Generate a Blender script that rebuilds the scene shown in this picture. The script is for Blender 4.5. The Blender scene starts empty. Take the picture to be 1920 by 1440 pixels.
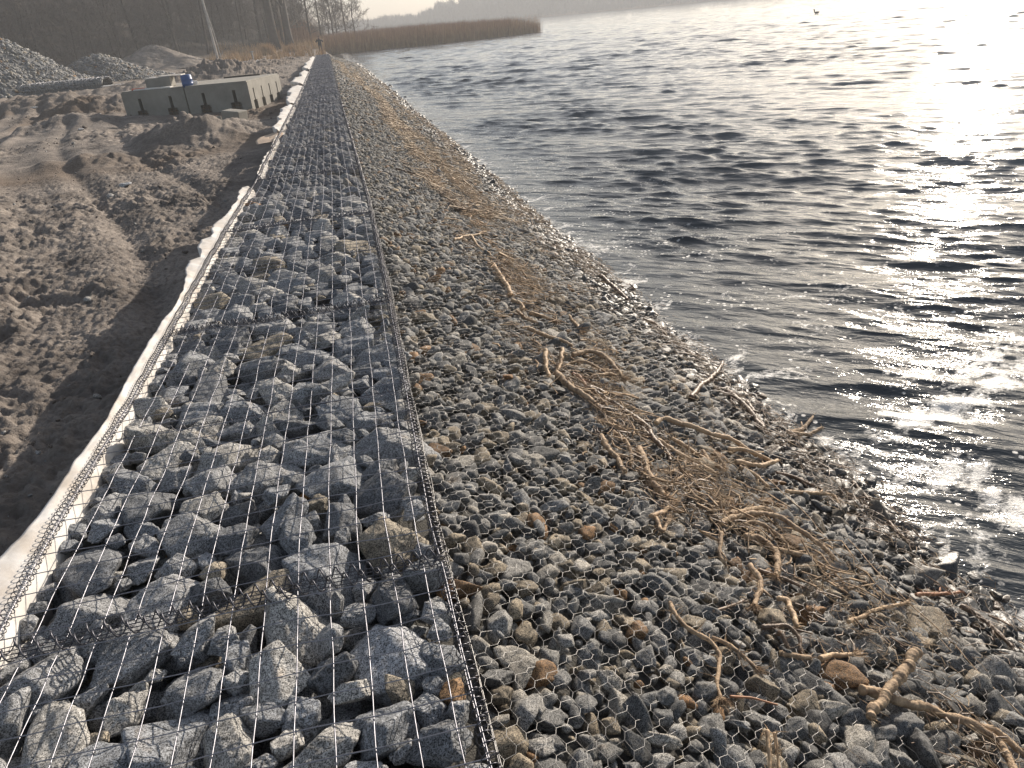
import bpy, bmesh, math, random
import numpy as np
from mathutils import Vector, Matrix
sc = bpy.context.scene
col = sc.collection
# ---------------------------------------------------------------- camera
PITCH, YAW, ROLL = math.radians(26.4), math.radians(10.7), math.radians(5.37)
CAM = Vector((0, 0, 1.55))
Fw = Vector((math.sin(YAW)*math.cos(PITCH), math.cos(YAW)*math.cos(PITCH), -math.sin(PITCH)))
R0 = Vector((math.cos(YAW), -math.sin(YAW), 0)); U0 = R0.cross(Fw)
Rt = R0*math.cos(ROLL)-U0*math.sin(ROLL); Up = Rt.cross(Fw)
cd = bpy.data.cameras.new('camera'); cam = bpy.data.objects.new('camera', cd); col.objects.link(cam)
cd.sensor_width = 36; cd.lens = 26.0; cd.clip_start = 0.05; cd.clip_end = 3000
cam.matrix_world = Matrix(((Rt.x, Up.x, -Fw.x, CAM.x), (Rt.y, Up.y, -Fw.y, CAM.y), (Rt.z, Up.z, -Fw.z, CAM.z), (0, 0, 0, 1)))
sc.camera = cam
# ---------------------------------------------------------------- light
SUN_AZ, SUN_EL = math.radians(43), math.radians(21)
w = bpy.data.worlds.new('World'); sc.world = w; w.use_nodes = True
nt = w.node_tree; nt.nodes.clear()
sky = nt.nodes.new('ShaderNodeTexSky'); sky.sky_type = 'NISHITA'; sky.sun_disc = False
sky.sun_elevation = SUN_EL; sky.sun_rotation = SUN_AZ
sky.air_density = 1.0; sky.dust_density = 1.6; sky.ozone_density = 1.0
bg = nt.nodes.new('ShaderNodeBackground'); bg.inputs[1].default_value = 0.084
wo = nt.nodes.new('ShaderNodeOutputWorld')
hs = nt.nodes.new('ShaderNodeHueSaturation'); hs.inputs['Saturation'].default_value = .72; nt.links.new(sky.outputs[0], hs.inputs['Color']); nt.links.new(hs.outputs[0], bg.inputs[0]); nt.links.new(bg.outputs[0], wo.inputs[0])
sd = bpy.data.lights.new('sun', 'SUN'); sun = bpy.data.objects.new('sun', sd); col.objects.link(sun)
sd.energy = 5.0; sd.angle = math.radians(0.55); sd.color = (1.0, 0.89, 0.76)
sun.rotation_euler = Vector((math.sin(SUN_AZ)*math.cos(SUN_EL), math.cos(SUN_AZ)*math.cos(SUN_EL), math.sin(SUN_EL))).to_track_quat('Z', 'Y').to_euler()
sc.view_settings.view_transform = 'Standard'; sc.view_settings.look = 'None'
sc.view_settings.exposure = 0.74; sc.view_settings.gamma = 1
sc.cycles.max_bounces = 6; sc.cycles.volume_bounces = 0; sc.cycles.sample_clamp_indirect = 4.0
sc.cycles.sample_clamp_direct = 30.0
rng = np.random.default_rng(7); random.seed(5)
# ---------------------------------------------------------------- helpers
def tag(o, label=None, cat=None, group=None, kind=None):
    if label: o['label'] = label
    if cat: o['category'] = cat
    if group: o['group'] = group
    if kind: o['kind'] = kind
    return o
def link(name, me, parent=None, mat=None):
    o = bpy.data.objects.new(name, me); col.objects.link(o)
    if parent is not None: o.parent = parent
    if mat is not None and me is not None:
        me.materials.clear(); me.materials.append(mat)
    return o
def empty(name, loc=(0, 0, 0), rz=0):
    o = bpy.data.objects.new(name, None); col.objects.link(o); o.location = loc; o.rotation_euler[2] = rz
    o.empty_display_size = 0.1
    return o
def mesh(name, V, F, smooth=True, tint=None, attr='tint', matidx=None):
    """V (n,3); F (m,k) int array or list of such arrays"""
    V = np.asarray(V, dtype=np.float32)
    Fs = F if isinstance(F, list) else [F]
    Fs = [np.asarray(f, dtype=np.int32) for f in Fs if len(f)]
    me = bpy.data.meshes.new(name)
    me.vertices.add(len(V)); me.vertices.foreach_set('co', V.ravel())
    nl = sum(f.size for f in Fs); npoly = sum(len(f) for f in Fs)
    me.loops.add(nl); me.loops.foreach_set('vertex_index', np.concatenate([f.ravel() for f in Fs]))
    st = []; o = 0
    for f in Fs:
        st.append(o+np.arange(len(f))*f.shape[1]); o += f.size
    me.polygons.add(npoly); me.polygons.foreach_set('loop_start', np.concatenate(st).astype(np.int32))
    me.polygons.foreach_set('use_smooth', np.full(npoly, smooth))
    if matidx is not None: me.polygons.foreach_set('material_index', np.asarray(matidx, dtype=np.int32))
    if tint is not None:
        a = me.color_attributes.new(attr, 'FLOAT_COLOR', 'POINT')
        t = np.ones((len(V), 4), dtype=np.float32); t[:, :3] = np.asarray(tint).reshape(len(V), -1)
        a.data.foreach_set('color', t.ravel())
    me.update(calc_edges=True)
    return me
class MB:
    def __init__(s): s.V = []; s.F = {}; s.n = 0
    def add(s, V, F):
        V = np.asarray(V, float); F = np.asarray(F, int)
        s.V.append(V); s.F.setdefault(F.shape[1], []).append(F+s.n); s.n += len(V)
    def box(s, c, d, rz=0, tilt=None):
        v = np.array([[x, y, z] for x in (-.5, .5) for y in (-.5, .5) for z in (-.5, .5)])*np.array(d)
        if tilt is not None: v = v@np.array(Matrix.Rotation(tilt[0], 3, tilt[1])).T
        ca, sa = math.cos(rz), math.sin(rz)
        v = v@np.array([[ca, sa, 0], [-sa, ca, 0], [0, 0, 1]])+np.array(c)
        s.add(v, [[0, 1, 3, 2], [4, 6, 7, 5], [0, 4, 5, 1], [2, 3, 7, 6], [0, 2, 6, 4], [1, 5, 7, 3]])
    def tube(s, P, r, k=4, cap=True):
        P = np.asarray(P, float); n = len(P); r = np.broadcast_to(np.asarray(r, float), (n,))
        T = np.gradient(P, axis=0); T /= np.linalg.norm(T, axis=1)[:, None]+1e-12
        ref = np.where(np.abs(T[:, 2:3]) > .9, np.array([[1., 0, 0]]), np.array([[0, 0, 1.]]))
        A = np.cross(T, ref); A /= np.linalg.norm(A, axis=1)[:, None]+1e-12; B = np.cross(T, A)
        a = np.arange(k)*2*np.pi/k
        V = P[:, None]+r[:, None, None]*(A[:, None]*np.cos(a)[None, :, None]+B[:, None]*np.sin(a)[None, :, None])
        i = np.arange(n-1)[:, None]*k; j = np.arange(k)[None]; j2 = (j+1) % k
        F = np.stack([i+j, i+j2, i+k+j2, i+k+j], -1).reshape(-1, 4)
        base = s.n; s.add(V.reshape(-1, 3), F)
        if cap and k >= 3:
            s.F.setdefault(k, []).append(np.array([base+np.arange(k)[::-1]])); s.F[k].append(np.array([base+(n-1)*k+np.arange(k)]))
    def arr(s): return np.concatenate(s.V), [np.concatenate(f) for f in s.F.values()]
    def build(s, name, mat, parent=None, smooth=True):
        V, F = s.arr(); return link(name, mesh(name, V, F, smooth), parent, mat)
_perm = np.random.default_rng(3).permutation(512).astype(np.int64)
def _h(ix, iy, sd): return _perm[(ix+_perm[(iy+_perm[sd % 512]) % 512]) % 512]
def pn(x, y, sd=0):
    x = np.asarray(x, float); y = np.asarray(y, float)
    x0 = np.floor(x).astype(np.int64); y0 = np.floor(y).astype(np.int64); fx = x-x0; fy = y-y0
    u = fx*fx*fx*(fx*(fx*6-15)+10); v = fy*fy*fy*(fy*(fy*6-15)+10)
    def g(ix, iy, dx, dy):
        a = _h(ix, iy, sd)*(2*np.pi/512); return np.cos(a)*dx+np.sin(a)*dy
    a = g(x0, y0, fx, fy); b = g(x0+1, y0, fx-1, fy); c = g(x0, y0+1, fx, fy-1); d = g(x0+1, y0+1, fx-1, fy-1)
    return 1.5*((a*(1-u)+b*u)*(1-v)+(c*(1-u)+d*u)*v)
def fbm(x, y, o=4, sd=0):
    s = 0; a = 1
    for i in range(o): s = s+a*pn(x*2**i, y*2**i, sd+i*7); a *= .5
    return s
def sm(a, b, x): t = np.clip((x-a)/(b-a), 0, 1); return t*t*(3-2*t)
# ---------------------------------------------------------------- layout functions (metres; lid of the wall at z = 0)
WATER = -1.05
END = 67.4
def xL(y): return np.interp(y, [-3, 2.2, 4, 7, 10, 15.5, 23.5, 58, 80], [-1.29, -1.285, -1.235, -1.19, -1.10, -1.05, -.97, -.83, -.80])
def xR(y): return np.interp(y, [-3, 1.1, 2.2, 5, 8, 18, 55, 80], [.085, .085, .07, .125, .16, .15, .225, .23])
def zS(x, y=0): return -0.12-0.38*(np.asarray(x)-0.1)
def lid(x, y): return 0.014*pn(np.asarray(x)*1.7, np.asarray(y)*1.7, 40)+0.006*pn(np.asarray(x)*5, np.asarray(y)*5, 41)
JOINT = [1.93+2.62*k for k in range(-1, 26)]
# ---------------------------------------------------------------- materials
def newmat(name):
    m = bpy.data.materials.new(name); m.use_nodes = True; t = m.node_tree
    return m, t, t.nodes['Principled BSDF']
def N(t, typ, **kw):
    n = t.nodes.new(typ)
    for k, v in kw.items():
        if k.startswith('i_'): n.inputs[k[2:].replace('_', ' ')].default_value = v
        else: setattr(n, k, v)
    return n
def noise(t, vec, scale, detail=3, rough=.5, dist=0):
    n = N(t, 'ShaderNodeTexNoise'); n.inputs['Scale'].default_value = scale; n.inputs['Detail'].default_value = detail
    n.inputs['Roughness'].default_value = rough; n.inputs['Distortion'].default_value = dist
    if vec is not None: t.links.new(vec, n.inputs['Vector'])
    return n.outputs['Fac']
def ramp(t, fac, stops):
    n = N(t, 'ShaderNodeValToRGB'); t.links.new(fac, n.inputs[0]); e = n.color_ramp.elements
    while len(e) < len(stops): e.new(.5)
    for q, (p, c) in zip(e, stops):
        q.position = p; q.color = (c, c, c, 1) if not hasattr(c, '__len__') else (*c, 1)
    return n.outputs[0]
def mix(t, fac, a, b, mode='MIX'):
    n = N(t, 'ShaderNodeMix', data_type='RGBA', blend_type=mode)
    for s, v in ((0, fac), (6, a), (7, b)):
        if hasattr(v, 'links'): t.links.new(v, n.inputs[s])
        elif s == 0: n.inputs[0].default_value = v
        else: n.inputs[s].default_value = (*v, 1)
    return n.outputs[2]
def mth(t, op, a, b=0., clamp=False):
    n = N(t, 'ShaderNodeMath', operation=op, use_clamp=clamp)
    for i, v in enumerate((a, b)):
        if hasattr(v, 'links'): t.links.new(v, n.inputs[i])
        else: n.inputs[i].default_value = v
    return n.outputs[0]
def bump(t, h, strength, dist, prev=None):
    n = N(t, 'ShaderNodeBump'); n.inputs['Strength'].default_value = strength; n.inputs['Distance'].default_value = dist
    t.links.new(h, n.inputs['Height'])
    if prev is not None: t.links.new(prev, n.inputs['Normal'])
    return n.outputs[0]
def pos(t): return N(t, 'ShaderNodeNewGeometry').outputs['Position']
def granite(name, per_object, grain=300, wet=False):
    m, t, b = newmat(name); p = pos(t)
    if per_object: tint = N(t, 'ShaderNodeObjectInfo').outputs['Color']
    else: tint = N(t, 'ShaderNodeAttribute', attribute_name='tint').outputs['Color']
    sp = ramp(t, noise(t, p, grain, 2, .6), [(.40, .10), (.475, .75), (.60, 1.15)])
    sp2 = ramp(t, noise(t, p, grain*.34, 3, .6), [(.34, .42), (.52, .95), (.7, 1.15)])
    vein = ramp(t, noise(t, p, 14, 4, .65, .6), [(.3, .62), (.5, 1.0), (.72, 1.18)])
    c = mix(t, 1, tint, sp, 'MULTIPLY'); c = mix(t, 1, c, sp2, 'MULTIPLY'); c = mix(t, 1, c, vein, 'MULTIPLY')
    rust = ramp(t, noise(t, p, 7, 3, .6), [(.62, 0), (.74, .35)])
    c = mix(t, rust, c, mix(t, 1, c, (1.35, .95, .55), 'MULTIPLY'))
    if wet:
        z = N(t, 'ShaderNodeSeparateXYZ'); t.links.new(p, z.inputs[0])
        wn = mth(t, 'ADD', z.outputs[2], mth(t, 'MULTIPLY', noise(t, p, 2.5, 3), .30))
        wf = ramp(t, mth(t, 'ADD', wn, 1.0), [(.20, 1), (.36, 0)])
        c = mix(t, wf, c, mix(t, 1, c, (.36, .36, .37), 'MULTIPLY'))
        r = mth(t, 'SUBTRACT', .82, mth(t, 'MULTIPLY', wf, .40)); t.links.new(r, b.inputs['Roughness'])
    else: b.inputs['Roughness'].default_value = .82
    t.links.new(c, b.inputs['Base Color'])
    bn = bump(t, noise(t, p, 28, 5, .65), .55, .012)
    bn = bump(t, noise(t, p, 190, 3, .6), .5, .0016, bn)
    t.links.new(bn, b.inputs['Normal'])
    return m
M = {}
M['stone_i'] = granite('granite_single', True, 270)
M['stone_m'] = granite('granite_mass', False, 270)
M['slope_i'] = granite('crushed_single', True, 330, True)
M['slope_m'] = granite('crushed_mass', False, 330, True)
def simple(name, c, rough=.7, metal=0., var=.25, scale=8., bs=.3, bd=.004, c2=None):
    m, t, b = newmat(name); p = pos(t)
    f = ramp(t, noise(t, p, scale, 5, .6), [(.3, 0), (.7, 1)])
    c2 = c2 or tuple(v*(1-var) for v in c); c1 = tuple(min(1, v*(1+var*.6)) for v in c)
    t.links.new(mix(t, f, c2, c1), b.inputs['Base Color'])
    b.inputs['Roughness'].default_value = rough; b.inputs['Metallic'].default_value = metal
    if bs: t.links.new(bump(t, noise(t, p, scale*5, 4, .6), bs, bd), b.inputs['Normal'])
    return m
M['wire'] = simple('galvanised_wire', (.27, .27, .30), .42, .85, .3, 60, .2, .0004)
M['coilwire'] = simple('spiral_wire', (.10, .10, .115), .40, .75, .35, 80, .2, .0004)
M['hexwire'] = simple('netting_wire', (.27, .265, .26), .40, .8, .3, 60, 0)
M['drift'] = simple('washed_root', (.46, .33, .205), .75, 0, .45, 34, .9, .005, (.13, .078, .042))
M['orange_root'] = simple('reddish_root', (.33, .15, .07), .6, 0, .4, 20, .4)
M['driftdark'] = simple('wet_root', (.20, .13, .08), .5, 0, .45, 26, .7, .004, (.06, .035, .02))
M['driftpale'] = simple('pale_root', (.50, .36, .22), .7, 0, .35, 22, .6, .003, (.28, .18, .10))
M['concrete'] = simple('concrete', (.26, .245, .215), .9, 0, .22, 2.2, .5, .006)
M['bluebarrel'] = simple('blue_plastic', (.045, .10, .26), .5, 0, .2, 4, .1)
M['orange'] = simple('orange_plastic', (.55, .13, .06), .6, 0, .2, 6, .1)
M['bark'] = simple('bark', (.075, .062, .052), .95, 0, .4, 3, .8, .03)
M['twig'] = simple('twigs', (.125, .108, .095), .95, 0, .3, 2, 0)
M['palebark'] = simple('pale_bark', (.42, .39, .36), .9, 0, .3, 3, .4, .02)
M['reed'] = simple('dry_reed', (.27, .165, .10), .85, 0, .35, .9, 0)
M['drygrass'] = simple('dry_grass', (.42, .28, .15), .85, 0, .3, 2, 0)
M['litter'] = simple('reed_litter', (.36, .27, .17), .8, 0, .6, 9, 0, .003, (.10, .065, .04))
M['litter2'] = simple('reed_litter_far', (.44, .35, .25), .8, 0, .6, 5, 0, .003, (.13, .095, .07))
M['brush'] = simple('brushwood', (.085, .066, .050), .95, 0, .4, .5, 0)
M['farwood'] = simple('far_wood', (.10, .09, .08), .95, 0, .3, .1, 0)
M['jacket'] = simple('black_jacket', (.018, .018, .022), .8, 0, .2, 9, .2)
M['trouser'] = simple('dark_trousers', (.05, .05, .06), .85, 0, .2, 9, .2)
M['skin'] = simple('skin', (.45, .27, .20), .6, 0, .1, 9, 0)
M['bird'] = simple('dark_feathers', (.03, .028, .026), .6, 0, .2, 20, 0)
m, t, b = newmat('white_geotextile'); p = pos(t)
c = mix(t, ramp(t, noise(t, p, 5, 5, .65), [(.42, 0), (.68, 1)]), (.86, .84, .81), (.66, .60, .53))
t.links.new(c, b.inputs['Base Color']); b.inputs['Roughness'].default_value = .95
t.links.new(bump(t, noise(t, p, 60, 4), .3, .003), b.inputs['Normal'])
tr = N(t, 'ShaderNodeBsdfTranslucent'); t.links.new(c, tr.inputs[0]); ms = N(t, 'ShaderNodeMixShader'); ms.inputs[0].default_value = .3
t.links.new(b.outputs[0], ms.inputs[1]); t.links.new(tr.outputs[0], ms.inputs[2]); t.links.new(ms.outputs[0], t.nodes['Material Output'].inputs[0])
M['fabric'] = m
M['sandcloth'] = simple('sandy_geotextile', (.50, .38, .28), .95, 0, .2, 5, .3)

m, t, b = newmat('sand'); p = pos(t)
at = N(t, 'ShaderNodeAttribute', attribute_name='cover').outputs['Color']; sx = N(t, 'ShaderNodeSeparateColor'); t.links.new(at, sx.inputs[0])
c = mix(t, ramp(t, noise(t, p, 1.1, 6, .65), [(.36, 0), (.62, 1)]), (.118, .101, .088), (.300, .259, .222))
c = mix(t, ramp(t, noise(t, p, 22, 5, .7), [(.40, .55), (.56, 0)]), c, (.085, .066, .052))
c = mix(t, sx.outputs[1], c, (.12, .085, .058))
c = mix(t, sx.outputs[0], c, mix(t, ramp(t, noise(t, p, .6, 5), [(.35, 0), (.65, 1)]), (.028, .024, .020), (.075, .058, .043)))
t.links.new(c, b.inputs['Base Color']); b.inputs['Roughness'].default_value = .95
bn = bump(t, noise(t, p, 9, 6, .7), .9, .05); bn = bump(t, noise(t, p, 70, 4, .65), .7, .008, bn); t.links.new(bn, b.inputs['Normal'])
M['sand'] = m

m, t, b = newmat('lake_water'); p = pos(t)
b.inputs['Base Color'].default_value = (.050, .062, .072, 1); b.inputs['Roughness'].default_value = .06; b.inputs['IOR'].default_value = 1.333
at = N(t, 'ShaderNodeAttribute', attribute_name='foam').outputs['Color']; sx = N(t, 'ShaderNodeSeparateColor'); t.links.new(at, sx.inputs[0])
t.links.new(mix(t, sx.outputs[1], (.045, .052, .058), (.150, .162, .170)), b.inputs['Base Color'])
mp = N(t, 'ShaderNodeMapping'); mp.vector_type = 'TEXTURE'; mp.inputs['Rotation'].default_value = (0, 0, math.radians(-40)); mp.inputs['Scale'].default_value = (3.4, 1.0, 1); t.links.new(p, mp.inputs[0])
bn = bump(t, noise(t, mp.outputs[0], 1.5, 3, .6, .25), .8, .09)
bn = bump(t, noise(t, mp.outputs[0], 4.5, 5, .60, .25), .9, .032, bn)
bn = bump(t, noise(t, mp.outputs[0], 12, 4, .62, .25), 1.0, .013, bn)
bn = bump(t, noise(t, mp.outputs[0], 34, 3, .55, .4), .55, .0028, bn)
t.links.new(bn, b.inputs['Normal'])
wp = N(t, 'ShaderNodeMapping'); wp.inputs['Scale'].default_value = (.8, 1, 1); t.links.new(p, wp.inputs[0])
blob = noise(t, wp.outputs[0], 3.4, 6, .68, .8)
lace = noise(t, wp.outputs[0], 26, 4, .7, .6)
f1 = mth(t, 'ADD', mth(t, 'ADD', blob, mth(t, 'MULTIPLY', lace, .38)), mth(t, 'MULTIPLY', sx.outputs[0], .38))
f1 = ramp(t, mth(t, 'SUBTRACT', f1, .38), [(.530, 0), (.635, 1)])
vo = N(t, 'ShaderNodeTexVoronoi'); vo.inputs['Scale'].default_value = 13; t.links.new(p, vo.inputs['Vector'])
dots = mth(t, 'MULTIPLY', ramp(t, vo.outputs['Distance'], [(.15, 1), (.23, 0)]), ramp(t, noise(t, p, 3.3, 3), [(.52, 0), (.56, 1)]))
dots = mth(t, 'MULTIPLY', dots, ramp(t, sx.outputs[0], [(.08, 0), (.3, 1)]))
fo = mth(t, 'MAXIMUM', mth(t, 'MULTIPLY', f1, ramp(t, sx.outputs[0], [(.05, 0), (.2, 1)])), dots)
fb = N(t, 'ShaderNodeBsdfPrincipled'); fb.inputs['Base Color'].default_value = (.80, .78, .74, 1); fb.inputs['Roughness'].default_value = .45
t.links.new(bump(t, noise(t, p, 60, 4, .7), 1, .012), fb.inputs['Normal'])
ms = N(t, 'ShaderNodeMixShader'); t.links.new(mth(t, 'MULTIPLY', fo, .75), ms.inputs[0]); t.links.new(b.outputs[0], ms.inputs[1]); t.links.new(fb.outputs[0], ms.inputs[2])
t.links.new(ms.outputs[0], t.nodes['Material Output'].inputs[0])
M['water'] = m

# ---------------------------------------------------------------- ground: one sheet with real relief
def grow(a, b, d0, k, org):
    out = [a]
    while out[-1] < b: out.append(out[-1]+max(d0, k*abs(out[-1]-org)))
    return np.array(out)
ys = np.concatenate([np.arange(-14, 1.2, .25), grow(1.2, 800, .018, .0036, 0)])
us = np.concatenate([np.array([-60, -45, -30, -20, -14, -10, -7, -5, -3.6, -2.6, -1.8, -1.2, -.8, -.5, -.25, -.12]), grow(0, 440, .022, .0075, 0)])
Y, Uu = np.meshgrid(ys, us, indexing='ij')
edge = np.where(Y < 72, xL(Y)+.10, np.interp(Y, [72, 90, 104, 800], [.1, .25, -1.2, -9]))
X = edge-Uu
def hill_s(x, y):
    a = np.array([-46., 60.]); d = np.array([42., 54.]); d = d/np.linalg.norm(d); n = np.array([-d[1], d[0]])
    return (x-a[0])*n[0]+(y-a[1])*n[1]
def ground_z(x, y, fine=True):
    z = -0.45+0*x
    z = z+.10*pn(x*.22, y*.22, 1)*sm(1.5, 5, -x)+.35*pn(x*.06, y*.06, 2)*sm(6, 25, -x)
    z = z+sm(90, 108, y)*.85
    s = hill_s(x, y); rise = np.interp(x, [-60, -25, -8, 2, 8], [.33, .30, .17, .05, .02])
    z = z+np.clip(s, 0, 60)*rise+sm(0, 8, s)*.4*pn(x*.15, y*.15, 3)
    dis = sm(0.1, .7, -x-1.25)
    if fine:
        fall = 1/(1+np.abs(y)*.02)
        rx = x*.80+y*.32; ry = -x*.32+y*.80
        big = fbm(rx*.75, ry*.42, 3, 11); rid = 1-np.abs(fbm(rx*1.9, ry*1.15, 3, 21)); det = fbm(x*5.2, y*4.6, 4, 31)
        rough_ = np.clip(.62+1.9*pn(x*.42+3, y*.30, 5)+.8*pn(x*1.3, y*1.0, 6), .06, 2.0)
        z = z+dis*((.030+.03*sm(8, 20, y))*big+.045*(rid-.75)*rough_+.036*det*rough_+.024*fbm(x*21, y*17, 2, 36)*(np.abs(y) < 16))+(1-dis)*.010*det
        # tyre ruts running off to the left middle distance
        for (ox, wd, dp) in ((-2.9, .13, .05), (-4.35, .15, .06), (-6.2, .22, .10), (-7.9, .22, .10), (-11.5, .3, .12), (-13.6, .3, .12)):
            q = x-(ox-.28*(y-14)+.5*np.sin(y*.22)); z = z-dp*np.exp(-(q/wd)**2)+dp*.7*np.exp(-((q-.42)/.2)**2)+dp*.5*np.exp(-((q+.42)/.2)**2)
        # footprints
        r2 = np.random.default_rng(9)
        fp = 0
        for i in range(90):
            fy = r2.uniform(2.5, 14); fx = -1.6-r2.uniform(0, .55)*fy; an = r2.uniform(-.8, .8)
            m_ = (np.abs(x-fx) < .4) & (np.abs(y-fy) < .4)
            if m_.any():
                dx = x[m_]-fx; dy = y[m_]-fy; a = (dx*math.cos(an)+dy*math.sin(an))/.055; b_ = (-dx*math.sin(an)+dy*math.cos(an))/.13
                q = a*a+b_*b_; z[m_] += -.045*np.exp(-q)+.016*np.exp(-(np.sqrt(q)-1.6)**2*3)
    # earth mounds
    for (mx, my, rx_, ry_, h) in ((-3.35, 19.2, 1.15, .8, .50), (-2.6, 20.6, .6, .7, .28), (-5.4, 17.6, .9, .6, .16), (-6.4, 52, 2.6, 1.6, .95), (-9.5, 50, 4, 1.2, .35), (-12, 38, 3.2, 1.6, .55), (-9.2, 33.5, 2.2, 1.0, .45), (-8.2, 27, 1.6, 1, .3), (-3.2, 70, 3, 3, .35), (-6.0, 66, 3, 2, .45)):
        q = ((x-mx)/rx_)**2+((y-my)/ry_)**2
        z = z+h*np.exp(-q)*(1+.35*pn(x*2.3, y*2.3, 8)+.25*np.abs(pn(x*5, y*2, 9)))
    return z
Z = ground_z(X, Y)
land = np.where(Y < 72, 0, 1)
under = sm(0, 2.2, -Uu)
Z = np.where(Y < 70, Z-(Uu < 0)*np.clip(-Uu*3, 0, 2.2), Z-np.clip(-Uu, 0, 60)*.8)
Z = np.maximum(Z, -2.6)
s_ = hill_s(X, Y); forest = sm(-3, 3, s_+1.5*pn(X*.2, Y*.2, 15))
damp = np.clip(sm(.15, .75, fbm(X*.16, Y*.16, 3, 50))+sm(24, 40, Y)*.25, 0, 1)*.85
nY, nU = X.shape
idx = np.arange(nY*nU).reshape(nY, nU)
F = np.stack([idx[:-1, :-1], idx[1:, :-1], idx[1:, 1:], idx[:-1, 1:]], -1).reshape(-1, 4)[:, ::-1]
F = F[:, ::-1]
cov = np.stack([forest.ravel(), damp.ravel(), 0*damp.ravel()], -1)
g = link('ground', mesh('ground', np.stack([X, Y, Z], -1).reshape(-1, 3), F, True, cov, 'cover'), None, M['sand'])
tag(g, 'rutted brown sandy ground left of the stone wall rising to the wood', kind='structure')
# ---------------------------------------------------------------- water
NR, NA = 2100, 720
r = 1.2*(860/1.2)**(np.linspace(0, 1, NR)); a = np.radians(np.linspace(-10, 80, NA))
Rr, A = np.meshgrid(r, a, indexing='ij')
X = Rr*np.sin(A); Y = Rr*np.cos(A)-1.0
cell = np.maximum(Rr*np.radians(90/NA), Rr*math.log(860/1.2)/NR)
dx = np.zeros_like(X); dy = np.zeros_like(X); dz = np.zeros_like(X)
r2 = np.random.default_rng(21)
shore = 2.55
amp_s = sm(-.2, 1.6, X-shore)*.75+.25
grp = np.clip(1+.75*pn(X*.35, Y*.22, 60)+.5*pn(X*.09, Y*.07, 61)+.45*pn(X*1.1, Y*.7, 62), .55, 1.6)
wf_ = [pn(X*.45, Y*.45, 70+i) for i in range(6)]
for i in range(150):
    lam = math.exp(r2.uniform(math.log(.10), math.log(2.8)))
    th = math.radians(40)+r2.normal(0, .27 if lam > .35 else .36)
    k = 2*math.pi/lam; st = .0245*np.interp(lam, [.1, .2, .4, .8, 1.3, 2.8], [1.45, 1.35, .90, .56, .40, .26])
    amp = st/k; ph = r2.uniform(0, 6.28)
    att = sm(1.6, 3.4, lam/cell)*(1+.65*sm(9, 38, Rr)*(lam > .4))
    w1 = .35*lam
    q = k*(X*math.sin(th)+Y*math.cos(th)+.14*wf_[i % 6])+ph
    s1 = np.sin(q)*amp*att*amp_s*grp; c1 = np.cos(q)*amp*att*amp_s*grp
    dz += s1; dx += c1*math.sin(th)*.9; dy += c1*math.cos(th)*.9
ff = np.clip(1-(X-shore)/1.0, 0, 1)*.62*(X > 1.8)
def gb(cx, cy, sx_, sy_, rot, h):
    u = (X-cx)*math.cos(rot)+(Y-cy)*math.sin(rot); v = -(X-cx)*math.sin(rot)+(Y-cy)*math.cos(rot)
    return h*np.exp(-(u/sx_)**2-(v/sy_)**2)
ff = np.maximum.reduce([ff, gb(3.55, 3.65, .75, .26, .25, 1.0), gb(3.15, 3.0, .30, .24, 0, .95), gb(3.25, 2.45, .20, .55, .15, 1.0), gb(4.4, 3.9, .8, .25, .2, .9), gb(4.3, 4.2, 1.2, .3, .1, .8), gb(3.6, 5.2, 1.1, .35, .1, .55), gb(3.2, 7.5, .8, .7, .1, .42), gb(5, 5, 3, 3, 0, .30), np.clip(1-(X-shore)/5, 0, 1)*.34])
V = np.stack([X+dx*1.15, Y+dy*1.15, WATER+dz], -1).reshape(-1, 3)
idx = np.arange(NR*NA).reshape(NR, NA)
F = np.stack([idx[:-1, :-1], idx[:-1, 1:], idx[1:, 1:], idx[1:, :-1]], -1).reshape(-1, 4)[:, ::-1]
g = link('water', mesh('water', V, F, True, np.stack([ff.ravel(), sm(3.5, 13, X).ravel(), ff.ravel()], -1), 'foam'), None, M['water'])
tag(g, 'choppy grey lake with sun glitter on the right', kind='structure')
# ---------------------------------------------------------------- slope bed under the crushed stone
xs = np.linspace(-.05, 5.2, 60); yb = grow(-3, 74, .12, .012, 0)
X, Y = np.meshgrid(xs, yb, indexing='ij'); Z = zS(X)-.055+.02*pn(X*3, Y*3, 80)
Z = np.where(Y > 70, Z-(Y-70)*.4, Z)
idx = np.arange(X.size).reshape(X.shape)
F = np.stack([idx[:-1, :-1], idx[1:, :-1], idx[1:, 1:], idx[:-1, 1:]], -1).reshape(-1, 4)
m_bed = simple('slope_fines', (.10, .095, .085), .95, 0, .5, 30, 1, .02)
tag(link('embankment', mesh('embankment', np.stack([X, Y, Z], -1).reshape(-1, 3), F), None, m_bed), 'dark stony bank under the crushed stone', kind='structure')

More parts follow.
